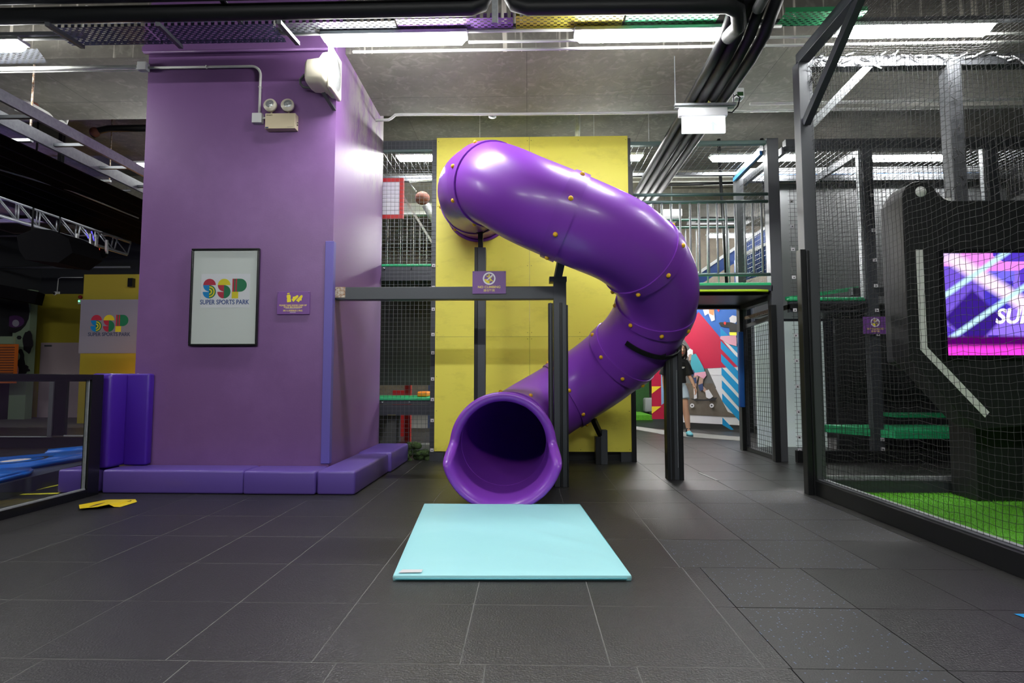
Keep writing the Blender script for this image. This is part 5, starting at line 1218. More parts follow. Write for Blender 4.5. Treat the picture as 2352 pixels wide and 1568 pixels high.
    p = PY(1490, 915, 15.2); tag(MB().rbox(p.x-.12, p.x+.35, 15.1, 15.4, .121, .5, .05, 'rock').build('rock'), 'grey rock in front of the green hedge wall', 'rock')
    # narrow pale floor strip
    mb = MB(); q = [PZ(1455, 978, .004), PZ(1455, 985, .004), PZ(1540, 1000, .004), PZ(1700, 1012, .004), PZ(1705, 1003, .004), PZ(1545, 990, .004)]
    mb.add([tuple(p) for p in q], [(0, 1, 2, 3, 4, 5)], 'concrete_grey'); o = mb.build('floor_strip', fix=True); tag(o, 'pale grey strip on the floor along the foot of the mural', 'floor strip')
    a = PZ(1606, 1085, .003); b = PZ(1648, 1103, .003); tag(MB().bar(a, b, .03, .004, 'strip_light').build('seam_strip'), 'short pale metal strip on the floor right of the ribbed slide post', 'strip')
    a = PZ(2330, 1409, .003); tag(MB().add([tuple(PZ(2328, 1409, .003)), tuple(PZ(2400, 1409, .003)), tuple(PZ(2440, 1450, .003))], [(0, 1, 2)], 'lg_blue').build('floor_marking', fix=True), 'blue triangular floor marking at the right edge of the picture', 'marking')
background()

# ---------------------------------------------------------------- mural
def mural():
    A = PZ(1496, 962); B = PZ(1700, 990, 0); B = Vector((B.x, B.y, 0)); B = Vector((4.10, 10.95, 0)); A = Vector((3.02, 13.6, 0))
    # main board plane from (left, far) to (right, near); pixel -> plane
    L = PZ(1545, 972); L = Vector((2.98, 11.9, 0)); D = (B-L); D.normalize(); nrm = Vector((-D.y, D.x, 0)); nrm = -nrm if nrm.y > 0 else nrm
    def pl(px, py, lift=0.0, base=L, n=nrm):
        d = Vector(_ray(px, py)); o = Vector((0, 0, HC)); t = (base-o).dot(n)/d.dot(n); return o+d*t+n*lift
    t = thing('mural_board', 'large printed wall board with a skateboarder and red and blue stripes behind the doorway', 'mural', (3.4, 11.4, 0))
    zt = 2.35; E = B+D*.25
    mb = MB(); vs = [L+Vector((0, 0, .12)), E+Vector((0, 0, .12)), E+Vector((0, 0, zt)), L+Vector((0, 0, zt))]; vs += [v-nrm*.06 for v in vs]
    mb.add(vs, [(0, 1, 2, 3), (4, 7, 6, 5), (0, 4, 5, 1), (1, 5, 6, 2), (2, 6, 7, 3), (3, 7, 4, 0)], 'mur_white'); mb.build('board', t)
    mb = MB(); lift = [.004]
    def P(pts, mat):
        lift[0] += .0012; q = [pl(x, y, lift[0]) for x, y in pts]; mb.add(q, [tuple(range(len(q)))], mat)
    P([(1545, 700), (1701, 700), (1701, 860), (1690, 862), (1560, 860)], 'mur_white')
    P([(1577, 700), (1701, 700), (1701, 775), (1640, 775)], 'mur_blue')
    P([(1545, 745), (1580, 745), (1625, 845), (1645, 890), (1610, 945), (1545, 945)], 'mur_room')
    P([(1545, 880), (1638, 880), (1672, 945), (1701, 958), (1545, 950)], 'mur_brown')
    P([(1605, 716), (1566, 770), (1590, 805), (1615, 846), (1701, 842), (1701, 830)], 'mur_magenta')
    for k in range(7):
        y = 752+k*30.2; x0 = 1655+k*.9
        yb = min(y+75, 990)
        P([(x0, y), (1701, y+45), (1701, y+66), (x0+.2, y+18)] if k < 6 else [(1660, 958), (1686, 986), (1680, 987), (1660, 975)], 'mur_cyan')
    # climbers (abstract photo print)
    P([(1614, 706), (1626, 700), (1640, 702), (1643, 735), (1635, 738), (1628, 720), (1620, 725)], 'mur_white'); P([(1628, 700), (1642, 703), (1640, 725), (1630, 720)], 'mur_orange')
    P([(1676, 730), (1683, 724), (1692, 726), (1694, 736), (1690, 742), (1678, 740)], 'mur_white'); P([(1652, 742), (1655, 740), (1680, 740), (1694, 745), (1694, 766), (1678, 768), (1676, 752), (1657, 750)], 'mur_black')
    P([(1676, 763), (1693, 763), (1693, 770), (1677, 770)], 'tape_yellow'); P([(1656, 772), (1692, 770), (1693, 795), (1675, 790), (1655, 778)], 'mur_pink')
    for x, y, m in ((1651, 712, 'red'), (1664, 704, 'red'), (1683, 704, 'mur_yellow'), (1666, 742, 'red'), (1693, 705, 'mur_yellow')): P([(x-3, y), (x, y-4), (x+3.5, y-1), (x+1, y+5)], m)
    # skateboarder
    P([(1580, 806), (1586, 800), (1593, 804), (1593, 815), (1583, 820), (1579, 815)], 'mur_white'); P([(1583, 815), (1590, 812), (1592, 825), (1584, 828)], 'mur_skin')
    P([(1590, 815), (1600, 812), (1607, 824), (1618, 845), (1622, 860), (1600, 860), (1592, 850), (1588, 835)], 'mur_teal'); P([(1588, 855), (1594, 848), (1598, 856), (1588, 870), (1584, 872)], 'mur_navy')
    P([(1597, 856), (1622, 853), (1624, 862), (1618, 870), (1604, 862), (1596, 864)], 'mur_pink'); P([(1595, 862), (1606, 864), (1602, 876), (1600, 905), (1595, 905), (1594, 880)], 'mur_skin'); P([(1608, 866), (1617, 868), (1616, 885), (1634, 905), (1628, 908), (1606, 885)], 'mur_skin')
    P([(1593, 868), (1601, 866), (1602, 880), (1595, 880)], 'mur_navy'); P([(1605, 884), (1616, 880), (1618, 894), (1610, 898)], 'mur_navy')
    P([(1596, 892), (1602, 892), (1603, 914), (1596, 916)], 'mur_white'); P([(1622, 897), (1630, 894), (1640, 910), (1632, 916), (1624, 912)], 'mur_white')
    P([(1587, 915), (1620, 917), (1650, 912), (1645, 919), (1600, 921)], 'mur_black')
    for x in (1592, 1637): P([(x+5*math.cos(i*.7), 931+5*math.sin(i*.7)) for i in range(9)], 'mur_white'); P([(x+2*math.cos(i*.7), 931+2*math.sin(i*.7)) for i in range(9)], 'mur_black')
    mb.build('print', t, fix=False)
    # side board with yellow triangles
    n2 = Vector((0, -1, 0)); Lb = Vector((2.6, 11.97, 0))
    q = lambda x, y, l=0: PY(x, y, 11.97-l)
    mb = MB(); a = q(1497, 845); b = q(1548, 845); z0 = q(1500, 962).z
    mb.box(a.x, b.x, 11.97, 12.03, max(z0, .1), 1.95, 'mur_magenta'); mb.build('side_board', t)
    mb = MB(); l = .003
    def Q(pts, mat):
        nonlocal l; l += .001; v = [q(x, y, l) for x, y in pts]; mb.add(v, [tuple(range(len(v)))], mat)
    Q([(1518, 842), (1548, 820), (1548, 935), (1526, 925), (1519, 930)], 'mur_sky'); Q([(1497, 887), (1519, 887), (1497, 904)], 'mur_yellow'); Q([(1497, 933), (1519, 933), (1497, 950)], 'mur_yellow'); Q([(1505, 853), (1519, 840), (1519, 835), (1500, 850)], 'mur_yellow')
    mb.build('side_print', t, fix=False)
    mb = MB(); mb.box(4.13, 4.20, 10.7, 10.95, 0, 2.4, 'steel_black'); mb.build('edge_post', t)
mural()

# ================================================================ LEFT: glass barrier, hall
def barrier():
    X = -3.76; top = PX(60, 866, X).z+.025; ye = 4.90
    t = thing('glass_barrier', 'black-framed glass barrier at the left in front of the purple pads', 'barrier', (X, 3.4, 0))
    mb = MB(); mb.box(X-.03, X+.03, ye-.13, ye, 0, top, 'frame_black'); mb.build('end_post', t, bevel=.003)
    mb = MB(); mb.box(X-.03, X+.03, -1.5, ye-.13, top-.045, top, 'frame_black'); mb.build('top_rail', t, bevel=.003)
    mb = MB(); mb.box(X-.03, X+.03, -1.5, ye-.13, .0, .065, 'frame_black'); mb.build('bottom_rail', t, bevel=.003)
    mb = MB(); mb.box(X-.006, X+.012, ye-.15, ye-.135, .07, top-.045, 'galv'); mb.box(X-.006, X+.02, -1.5, ye-.14, .065, .075, 'galv'); mb.build('glazing_bead', t)
    mb = MB(); mb.box(X-.003, X+.003, -1.5, ye-.14, .07, top-.04, 'glass_pane'); mb.build('glass', t)
    # second barrier further left, on the trampoline deck
    t = thing('glass_barrier', 'far black-framed glass barrier seen through the near glass at the left', 'barrier', (-7.0, 6.9, 0))
    pts = [(-8.6, 6.0), (-6.62, 7.6)]
    a = PZ(0, 1022, .25); Yb = 7.9
    def bx(x0, y0, x1, y1, m, name, d=.05, Y=Yb):
        p = PY(x0, y0, Y); q = PY(x1, y1, Y); mb = MB(); mb.box(p.x, q.x, Y, Y+d, q.z, p.z, m); return mb.build(name, t)
    bx(-200, 860, 215, 876, 'frame_black', 'top_rail'); 
    for x0, x1 in ((118, 147), (200, 214)): bx(x0, 876, x1, 1000, 'frame_black', 'upright')
    bx(-200, 1003, 215, 1030, 'steel_black', 'bottom_rail'); bx(114, 876, 117, 1003, 'steel_grey', 'bead', .02, Yb-.02); bx(-200, 1001, 117, 1004, 'galv', 'bead', .02, Yb-.02); bx(146, 999, 200, 1002, 'galv', 'bead', .02, Yb-.02)
    p = PY(-200, 876, Yb+.02); q = PY(200, 1003, Yb+.02); mb = MB(); mb.box(p.x, q.x, Yb+.02, Yb+.024, q.z, p.z, 'glass_pane'); mb.build('glass', t)
    # raised deck with blue mats
    zd = .13
    e0 = PZ(0, 1112, 0); e1 = PZ(195, 1062, 0)
    mb = MB(); A = PZ(-150, 1150, zd); B = PZ(215, 1060, zd); d = (B-A).normalized(); n = Vector((-d.y, d.x, 0))
    v = [A, B, B+n*4.2, A+n*4.2]; v = [Vector((p.x, p.y, zd)) for p in v]; lo = [Vector((p.x, p.y, 0)) for p in v]
    mb.add(v+lo, [(0, 1, 2, 3), (0, 4, 5, 1), (1, 5, 6, 2), (2, 6, 7, 3), (3, 7, 4, 0)], 'steel_dark'); o = tag(mb.build('raised_deck'), 'low dark raised deck seen through the glass at the left', 'deck')
    def matq(px, z, label, mark=False):
        q = [PZ(x, y, z) for x, y in px]; c = sum(q, Vector())/4; t = thing('blue_mat', label, 'mat', (c.x, c.y, zd), 'blue mats on the raised deck')
        bm = bmesh.new(); vv = [bm.verts.new((p.x, p.y, z)) for p in q]+[bm.verts.new((p.x, p.y, zd+.001)) for p in q]
        for f in ((0, 1, 2, 3), (0, 4, 5, 1), (1, 5, 6, 2), (2, 6, 7, 3), (3, 7, 4, 0), (7, 6, 5, 4)): bm.faces.new([vv[i] for i in f])
        bmesh.ops.recalc_face_normals(bm, faces=bm.faces); bmesh.ops.bevel(bm, geom=bm.edges[:], offset=.018, segments=3, affect='EDGES'); mb = MB(); mb.addbm(bm, 'blue_mat', True); mb.build('cushion', t)
        if mark:
            mb = MB(); c = PZ(36, 1057, z+.002); u = (q[1]-q[0]).normalized(); w = Vector((-u.y, u.x, 0))
            for r, m, h in ((.30, 'mur_black', 0), (.26, 'blue_mat', .0008), (.14, 'mur_white', .0016)):
                mb.add([c+Vector((0, 0, h))+u*r*math.cos(i*.35)+w*r*.62*math.sin(i*.35) for i in range(18)], [tuple(range(18))], m)
            c2 = PZ(82, 1051, z+.002); mb.text('SLID', .16, c2, 'mur_black', ux=-u, uy=-w, bold=.01); mb.build('print', t)
    matq([(0, 1072), (208, 1041), (240, 1028), (-120, 1060)], .20, 'blue mat with a dark print on the raised deck, middle of the three', True)
    matq([(-60, 1108), (72, 1078), (78, 1071), (-100, 1078)], .19, 'blue mat at the front left corner of the raised deck')
    matq([(103, 1037), (215, 1029), (225, 1020), (106, 1031)], .20, 'thin blue mat furthest back on the raised deck')
    # yellow tape arrow on the floor
    mb = MB()
    for a, b in (((30, 1135), (150, 1110)), ((20, 1135.5), (135, 1132.5)), ((-40, 1133), (8, 1136))): mb.bar(PZ(*a, .002), PZ(*b, .002), .045, .002, 'tape_yellow')
    tag(mb.build('floor_tape'), 'yellow floor tape in an arrow shape behind the glass barrier', 'tape')
barrier()
def sticker():
    pts = [(182, 1159), (245, 1147), (310, 1146), (314, 1152), (276, 1163), (262, 1163), (250, 1159), (182, 1168)]
    q = [PZ(x, y, .004) for x, y in pts]
    t = thing('floor_sticker', 'yellow floor sticker with black footprints, half peeled, near the glass barrier', 'sticker', tuple(q[0]))
    w0, w1, w2, w3 = PZ(182, 1168, .004), PZ(276, 1164, .004), PZ(314, 1151, .004), PZ(240, 1146, .004)
    bm = bmesh.new(); N = 16; g = []
    c = sum(q, Vector())/8
    out = [PZ(181, 1159, .012), PZ(246, 1147, .006), PZ(311, 1146, .003), PZ(315, 1152, .003), PZ(276, 1164, .003), PZ(262, 1163.5, .006), PZ(250, 1158, .03), PZ(222, 1164, .022), PZ(200, 1166, .016), PZ(183, 1168, .020)]
    mb = MB(); mb.add([tuple(p) for p in out], [(0, 1, 6, 7, 8, 9), (1, 2, 3, 4, 5, 6)], 'sticker'); mb.build('sheet', t)
    def P(L, mat, z=.0135):
        return [PZ(x, y, z) for x, y in L]
    mb = MB()
    mb.add(P([(204, 1163.5), (222, 1157.5), (240, 1153.5), (254, 1152.7), (250, 1154.5), (232, 1157), (228, 1161), (214, 1164)], 0, .016), [(0, 1, 2, 3, 4, 5, 6, 7)], 'sticker_ink')
    mb.add(P([(259, 1159.5), (264, 1155.5), (272, 1153.8), (281, 1154), (274, 1157), (264, 1160.5)], 0, .0085), [(0, 1, 2, 3, 4, 5)], 'sticker_ink')
    for a, b in (((260, 1148.8), (302, 1149)), ((286, 1151.2), (301, 1150.8)), ((238, 1150.3), (254, 1150.3))): mb.bar(PZ(*a, .0075), PZ(*b, .0075), .008, .001, 'sticker_ink')
    mb.build('footprint', t, fix=True)
sticker()

def hall():
    Yn, Yf = 12.6, 14.6
    # projecting yellow wall with poster
    x0 = PY(190, 700, Yn).x; x1 = -4.5; zt = PY(240, 630, Yn).z
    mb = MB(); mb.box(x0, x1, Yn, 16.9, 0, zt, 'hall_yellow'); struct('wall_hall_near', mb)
    a = PY(187, 688, Yn-.01); b = PY(303, 811, Yn-.01); xr = a.x+(b.x-a.x)*1.0
    t = thing('wall_poster', 'large white wall poster with the three letter logo on the yellow hall wall', 'poster', ((a.x+xr)/2, Yn, b.z))
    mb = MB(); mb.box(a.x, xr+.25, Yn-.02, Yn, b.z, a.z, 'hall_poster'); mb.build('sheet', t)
    c = PY(208, 762, Yn-.02); d = PY(298, 722, Yn-.02); mb = MB(); logo(mb, c.x, c.z, d.x-c.x, Yn-.02, -.004); mb.text('SUPER SPORTS PARK', .118, ((PY(208, 768, Yn).x+PY(296, 768, Yn).x)/2, Yn-.022, PY(250, 768, Yn).z), 'mur_navy', bold=.014, sx=.90); mb.build('logo_print', t)
    p = PY(305, 650, Yn); tag(MB().box(p.x-.05, p.x+.06, Yn-.1, Yn, p.z-.1, p.z+.1, 'frame_black').build('wall_speaker'), 'small dark box high on the yellow hall wall', 'speaker')
    # recessed yellow wall with door
    xl = PY(66, 700, Yf).x; zt2 = PY(130, 675, Yf).z
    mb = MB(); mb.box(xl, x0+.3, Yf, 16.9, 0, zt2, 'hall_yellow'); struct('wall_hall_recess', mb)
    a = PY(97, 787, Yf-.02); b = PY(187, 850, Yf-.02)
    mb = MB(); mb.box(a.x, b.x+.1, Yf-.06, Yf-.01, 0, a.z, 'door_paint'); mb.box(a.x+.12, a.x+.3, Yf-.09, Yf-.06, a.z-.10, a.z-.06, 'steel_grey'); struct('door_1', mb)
    # dark upper wall
    mb = MB(); mb.box(XL, -4.5, 14.66, 14.76, 0, SLAB, 'dark_wall'); struct('wall_hall_dark', mb)
    # graffiti wall and orange shutter at far left
    Yg = 13.8; xg = PY(68, 750, Yg).x; zg = PY(30, 665, Yg).z
    mb = MB(); mb.box(-12.9, xg, Yg, Yg+.2, 0, zg, 'graf_pale')
    t = thing('mural_wall', 'wall panel painted with black and pale green swirls at the far left', 'mural', (-11, Yg, 0)); mb.build('board', t)
    mb = MB()
    def blob(px, py, rx, ry, m, k, n=18, w=.0):
        pts = [(px+rx*math.cos(i*2*math.pi/n)*(1+w*math.sin(i*2.1)), py+ry*math.sin(i*2*math.pi/n)*(1+w*math.cos(i*1.7))) for i in range(n)]
        v = [PY(x, y, Yg-.004*k) for x, y in pts]; mb.add(v, [tuple(range(n))], m)
    blob(28, 715, 40, 50, 'graf_black', 1); blob(34, 738, 22, 14, 'graf_purple', 2); blob(36, 742, 8, 8, 'hall_poster', 3)
    blob(64, 785, 12, 26, 'graf_black', 1, w=.1); blob(44, 835, 14, 34, 'graf_black', 1.3, w=.12); blob(40, 818, 6, 9, 'graf_pale', 2.4); blob(44, 775, 6, 5, 'graf_black', 1.6, 6)
    blob(52, 848, 16, 10, 'graf_black', 1.8, w=.2); blob(38, 850, 5, 12, 'mur_pink', 2.6); mb.build('paint', t, fix=False)
    p = PY(-40, 790, 13.0); q = PY(31, 850, 13.0); mb = MB(); mb.box(p.x, q.x, 13.0, 13.1, .9, p.z, 'shutter'); mb.box(p.x, q.x, 12.97, 13.0, p.z-.0, p.z+.18, 'graf_pale')
    for k in range(14): mb.box(p.x, q.x, 12.985, 13.0, .95+k*.06, .975+k*.06, 'rust')
    tag(mb.build('roller_shutter'), 'orange slatted shutter at the far left', 'shutter')
    # black bulky duct over the graffiti
    a = PY(-30, 660, 12.5); b = PY(97, 690, 12.5); mb = MB(); mb.bar(PY(-60, 658, 12.4), PY(92, 686, 12.9), .45, .28, 'speaker_black'); tag(mb.build('black_duct'), 'black duct above the painted wall at the far left', 'duct')
    # wire conduit on the dark wall, camera and alarm
    Yd = 14.63
    tag(MB().tube([PY(190, 637, Yd), PY(140, 637, Yd), PY(134, 640, Yd), PY(131, 672, Yd)], .012, 'white_pvc', 6).build('conduit'), 'thin grey conduit over the recessed yellow wall', 'conduit')
    p = PY(128, 674, Yd); mb = MB(); mb.ball(p, .06, 'white_pvc'); mb.ball(p+Vector((0, -.04, 0)), .035, 'frame_black'); mb.box(p.x+.06, p.x+.1, Yd-.02, Yd+.02, p.z-.05, p.z+.05, 'white_pvc'); tag(mb.build('security_camera'), 'small round camera at the top of the recessed yellow wall', 'camera')
    p = PY(187, 692, 14.58); t = thing('alarm_box', 'small white alarm box with a green light beside the yellow wall corner', 'alarm', tuple(p))
    MB().box(p.x-.05, p.x+.03, 14.53, 14.58, p.z-.08, p.z+.05, 'white_pvc').build('box', t); MB().ball((p.x-.02, 14.52, p.z), .02, 'led_green').build('light', t); MB().ball((p.x-.02, 14.56, p.z+.11), .05, 'red_dark').build('bell', t)
    # tray with galvanised side rails
    t = thing('cable_ladder', 'long galvanised duct tray running back under the ceiling at the left', 'cable ladder', (-5, 7, 3.5))
    ra = -1.885
    za, zb_ = 3.30, 3.30
    xU = PY(160, 310, 6.0); xLw = PY(160, 345, 6.0)
    def rail(px, py, h, name='side_rail', w=.03):
        z = 3.45; p = PZ(px, py, z); mb = MB(); mb.box(p.x-w/2, p.x+w/2, 2.5, 11.5, z-h, z, 'galv'); mb.build(name, t); return p.x
    xu = rail(160, 292, .10); xl_ = rail(160, 336, .12)
    mb = MB()
    for k in range(14): mb.box(xu, xl_, 3.0+k*.62, 3.03+k*.62, 3.36, 3.39, 'steel_dark')
    mb.build('rung', t)
    mb = MB(); n = 15
    vs = []
    for i in range(n): 
        x = xl_-.05-(i*.12); z = 3.31 if i % 2 else 3.27
        vs += [(x, 2.5, z), (x, 11.5, z)]
    lo_ = [(v[0], v[1], v[2]+.02) for v in vs]
    # trapezoid sheet
    mb.add(vs, [(2*i, 2*i+1, 2*i+3, 2*i+2) for i in range(n-1)], 'speaker_black'); mb.build('corrugated_sheet', t, fix=False)
    mb = MB()
    for px, py, Y in ((70, 300, 5.6), (252, 400, 8.2)):
        p = PY(px, py, Y); mb.tube([(p.x, Y, SLAB), (p.x, Y, p.z-.1)], .010, 'rusty', 6); mb.box(p.x-1.3, p.x+.02, Y-.02, Y+.02, p.z-.12, p.z-.09, 'galv')
    mb.build('hanger', t)
    p0, p1 = PY(42, 232, 6.0), PY(150, 283, 7.2)
    mb = MB(); mb.tube([(p0.x-.0, p0.y, p0.z-.03), (p0.x, p0.y, p0.z), (p0.x+.05, p0.y+.05, p0.z+.01), tuple(p1+Vector((-.02, 0, -.0))), tuple(p1), tuple(p1+Vector((.0, .02, .10))), (p1.x, p1.y, p1.z+.55)], .026, 'white_pvc', 10); mb.disc(p0+Vector((0, 0, -.07)), .03, .08, (0, 0, 1), 'white_pvc', 10); mb.ball(p0+(p1-p0)*.3+Vector((0, 0, .03)), .045, 'rust')
    tag(mb.build('sprinkler_pipe'), 'cream sprinkler pipe with a rusty clamp under the beam at the left', 'pipe')
    # thin cable
    tag(MB().tube([PY(-60, 372, 5.6), PY(160, 437, 6.6), PY(318, 501, 7.6)], .009, 'galv', 6).build('steel_cable'), 'thin steel cable crossing the dark hall at the left', 'cable')
    # lighting truss
    t = thing('lighting_truss', 'aluminium lighting truss hanging in the dark hall at the left', 'truss', tuple(PY(130, 520, 8.0)))
    A0, A1 = PY(-60, 430, 7.4), PY(270, 546, 8.6); B0, B1 = PY(-60, 477, 7.4), PY(262, 575, 8.6)
    off = Vector((0, .3, .0)); mb = MB()
    for p, q in ((A0, A1), (B0, B1), (A0+off, A1+off), (B0+off, B1+off)): mb.tube([p, q], .024, 'truss_alu', 10)
    mb.build('chord', t); mb = MB()
    for k in range(8):
        u, v = k/7, (k+.5)/7
        for o_ in (Vector(), off):
            mb.tube([A0+(A1-A0)*u+o_, B0+(B1-B0)*u+o_], .011, 'truss_alu', 6)
            if k < 7: mb.tube([A0+(A1-A0)*u+o_, B0+(B1-B0)*(u+1/7)+o_], .009, 'truss_alu', 6)
        mb.tube([A0+(A1-A0)*u, A0+(A1-A0)*u+off], .009, 'truss_alu', 6)
    mb.build('brace', t)
    # big black speaker / fan under truss, hoist, moving heads
    mb = MB(); c = PY(103, 568, 7.8); pts = [(38, 541), (82, 524), (118, 528), (158, 548), (167, 580), (134, 603), (58, 596), (44, 575)]
    v = [PY(x, y, 7.5) for x, y in pts]; w_ = [p+Vector((0, .55, 0)) for p in v]; n = len(v)
    mb.add(v+w_, [tuple(range(n)), tuple(range(n, 2*n))[::-1]]+[(i, (i+1) % n, n+(i+1) % n, n+i) for i in range(n)], 'speaker_black'); mb.tube([(c.x-.2, 7.8, c.z), (c.x-.2, 7.8, SLAB)], .012, 'steel_black', 6); mb.tube([(c.x+.2, 7.8, c.z), (c.x+.2, 7.8, SLAB)], .012, 'steel_black', 6); tag(mb.build('stage_speaker'), 'large black speaker hanging under the lighting truss', 'speaker')
    p = PY(135, 470, 8.2); mb = MB(); mb.box(p.x-.35, p.x+.17, 8.1, 8.5, p.z-.22, p.z+.12, 'speaker_black'); mb.box(p.x-.06, p.x-.0, 8.2, 8.26, p.z, SLAB, 'steel_black'); mb.tube([(p.x+.1, 8.3, p.z+.05), (p.x+.4, 8.3, p.z-.16), (p.x+.75, 8.3, p.z-.2)], .02, 'speaker_black', 8); tag(mb.build('chain_hoist'), 'black hoist and hanger above the lighting truss', 'hoist')
    for px, py, r, lab, led in ((191, 578, .115, 'black moving head light with a red readout under the truss', 'led_red'), (232, 582, .085, 'small black spot light at the end of the truss', 'led_red')):
        p = PY(px, py, 8.2); t = thing('moving_head_light', lab, 'stage light', tuple(p))
        MB().ball(p, r, 'speaker_black', (1, 1, .85)).build('head', t); m2 = MB()
        for s in (-1, 1): m2.bar(p+Vector((s*r, 0, 0)), p+Vector((s*r*.9, 0, r*2.4)), .03, .03, 'galv')
        m2.build('yoke', t); MB().box(p.x-.03, p.x+.035, p.y-r-.01, p.y-r+.01, p.z+.03, p.z+.055, led).build('readout', t)
    p = PY(219, 584, 8.1); tag(MB().box(p.x-.05, p.x+.04, 8.05, 8.15, p.z-.06, p.z+.05, 'amber').box(p.x-.01, p.x+.01, 8.09, 8.11, p.z+.05, p.z+.3, 'galv').build('small_lamp'), 'small amber lamp beside the end of the truss', 'lamp')
    mb = MB(); a = PY(196, 528, 8.5); b = PY(203, 547, 8.5); mb.bar(a, b, .012, .012, 'led_blue'); a = PY(210, 531, 8.5); b = PY(216, 553, 8.5); mb.bar(a, b, .012, .012, 'led_blue'); tag(mb.build('blue_light_strip'), 'pair of small blue light strips on the truss', 'light strip')
    # ceiling cassettes and pipes in the dark
    for k, (x0_, y0_, x1_, y1_, Y, lab) in enumerate(((0, 378, 105, 385, 8.5, 'grey ceiling panel at the far left, nearest of the hall panels'), (-40, 450, 45, 478, 9.5, 'grey framed ceiling grille left of the truss hoist'), (165, 450, 300, 474, 10, 'grey framed ceiling grille right of the truss hoist'), (228, 499, 330, 508, 11, 'grey ceiling panel by the pillar edge in the dark hall'), (-60, 505, 130, 512, 11, 'grey ceiling panel behind the truss'))):
        a = PY(x0_, y0_, Y); b = PY(x1_, y1_, Y); mb = MB(); mb.box(a.x, b.x, Y, Y+.9, a.z-.05, a.z, 'steel_grey'); mb.box(a.x-.03, b.x+.03, Y-.03, Y, a.z-.06, a.z+.01, 'ac_white'); mb.box(a.x+.1, b.x-.1, Y+.1, Y+.8, a.z-.06, a.z-.05, 'steel_black')
        tag(mb.build('ceiling_panel'), lab, 'ceiling panel')
    for y_, Y, lab in ((440, 9.4, 'grey pipe crossing the dark hall, upper one'), (542, 12, 'thin grey pipe crossing the dark hall behind the truss'), (615, 13.3, 'thick grey pipe over the yellow walls')):
        a = PY(0, y_, Y); b = PY(300, y_-2, Y); tag(MB().tube([(XL+.2, Y, a.z), (b.x, Y, a.z)], .035 if y_ > 600 else .02, 'steel_grey', 8).build('pipe'), lab, 'pipe')
    # rust-coloured fitting in the dark recess
    p = PY(228, 300, 8.0); mb = MB(); mb.tube([(p.x-.1, 8, p.z-.08), (p.x, 8, p.z), (p.x+.15, 8, p.z+.03), (p.x+.9, 8, p.z+.03)], .05, 'steel_black', 10); mb.ball((p.x-.05, 7.98, p.z-.03), .07, 'rust'); tag(mb.build('dark_pipe'), 'dark pipe with a rusty elbow in the ceiling recess at the left', 'pipe')
    # two small lamps added to light the hall: orange on the wall, violet wash
    p = Vector((-8.2, 12.1, .25)); t = thing('added_wall_washer', 'added small floor lamp for orange light on the yellow hall wall', 'lamp', tuple(p))
    MB().box(p.x-.25, p.x+.25, p.y-.08, p.y+.08, p.z-.2, p.z-.02, 'frame_black').build('body', t); MB().box(p.x-.22, p.x+.22, p.y-.06, p.y+.06, p.z-.02, p.z, 'added_wash_on').build('lens', t)
    p = Vector((-9.5, 9.0, 2.6)); t = thing('added_wash_light', 'added violet wash lamp hanging in the dark hall', 'lamp', tuple(p))
    MB().box(p.x-.25, p.x+.25, p.y-.1, p.y+.1, p.z-.1, p.z, 'frame_black').tube([(p.x, p.y+.09, p.z), (p.x, p.y+.09, SLAB)], .01, 'frame_black', 6).build('body', t); MB().box(p.x-.2, p.x+.2, p.y-.06, p.y+.06, p.z, p.z+.02, 'added_wash_purple').build('lens', t)
hall()

# ================================================================ PERSON
def skin_mesh(nodes, edges, root, sub=2, voxel=None, extra=None):
    me = bpy.data.meshes.new('s'); me.from_pydata([n[0] for n in nodes], edges, []); o = bpy.data.objects.new('s', me); COL.objects.link(o)
    md = o.modifiers.new('k', 'SKIN'); sv = me.skin_vertices[0].data
    for i, n in enumerate(nodes):
        r = n[1]; sv[i].radius = r if isinstance(r, tuple) else (r, r); sv[i].use_root = (i == root)
    md.use_smooth_shade = True
    s2 = o.modifiers.new('b', 'SUBSURF'); s2.levels = s2.render_levels = sub
    dg = bpy.context.evaluated_depsgraph_get(); dg.update(); m = bpy.data.meshes.new_from_object(o.evaluated_get(dg))
    V = [v.co.copy() for v in m.vertices]; Fs = [list(p.vertices) for p in m.polygons]
    bpy.data.objects.remove(o); bpy.data.meshes.remove(me); bpy.data.meshes.remove(m); return V, Fs
def remesh(V, Fs, vox, smooth=2):
    me = bpy.data.meshes.new('r'); me.from_pydata([tuple(v) for v in V], [], Fs); o = bpy.data.objects.new('r', me); COL.objects.link(o)
    md = o.modifiers.new('r', 'REMESH'); md.mode = 'VOXEL'; md.voxel_size = vox
    sm = o.modifiers.new('s', 'SMOOTH'); sm.iterations = smooth; sm.factor = .5
    dg = bpy.context.evaluated_depsgraph_get(); dg.update(); m = bpy.data.meshes.new_from_object(o.evaluated_get(dg))
    A = [v.co.copy() for v in m.vertices]; B = [list(p.vertices) for p in m.polygons]
    bpy.data.objects.remove(o); bpy.data.meshes.remove(me); bpy.data.meshes.remove(m); return A, B
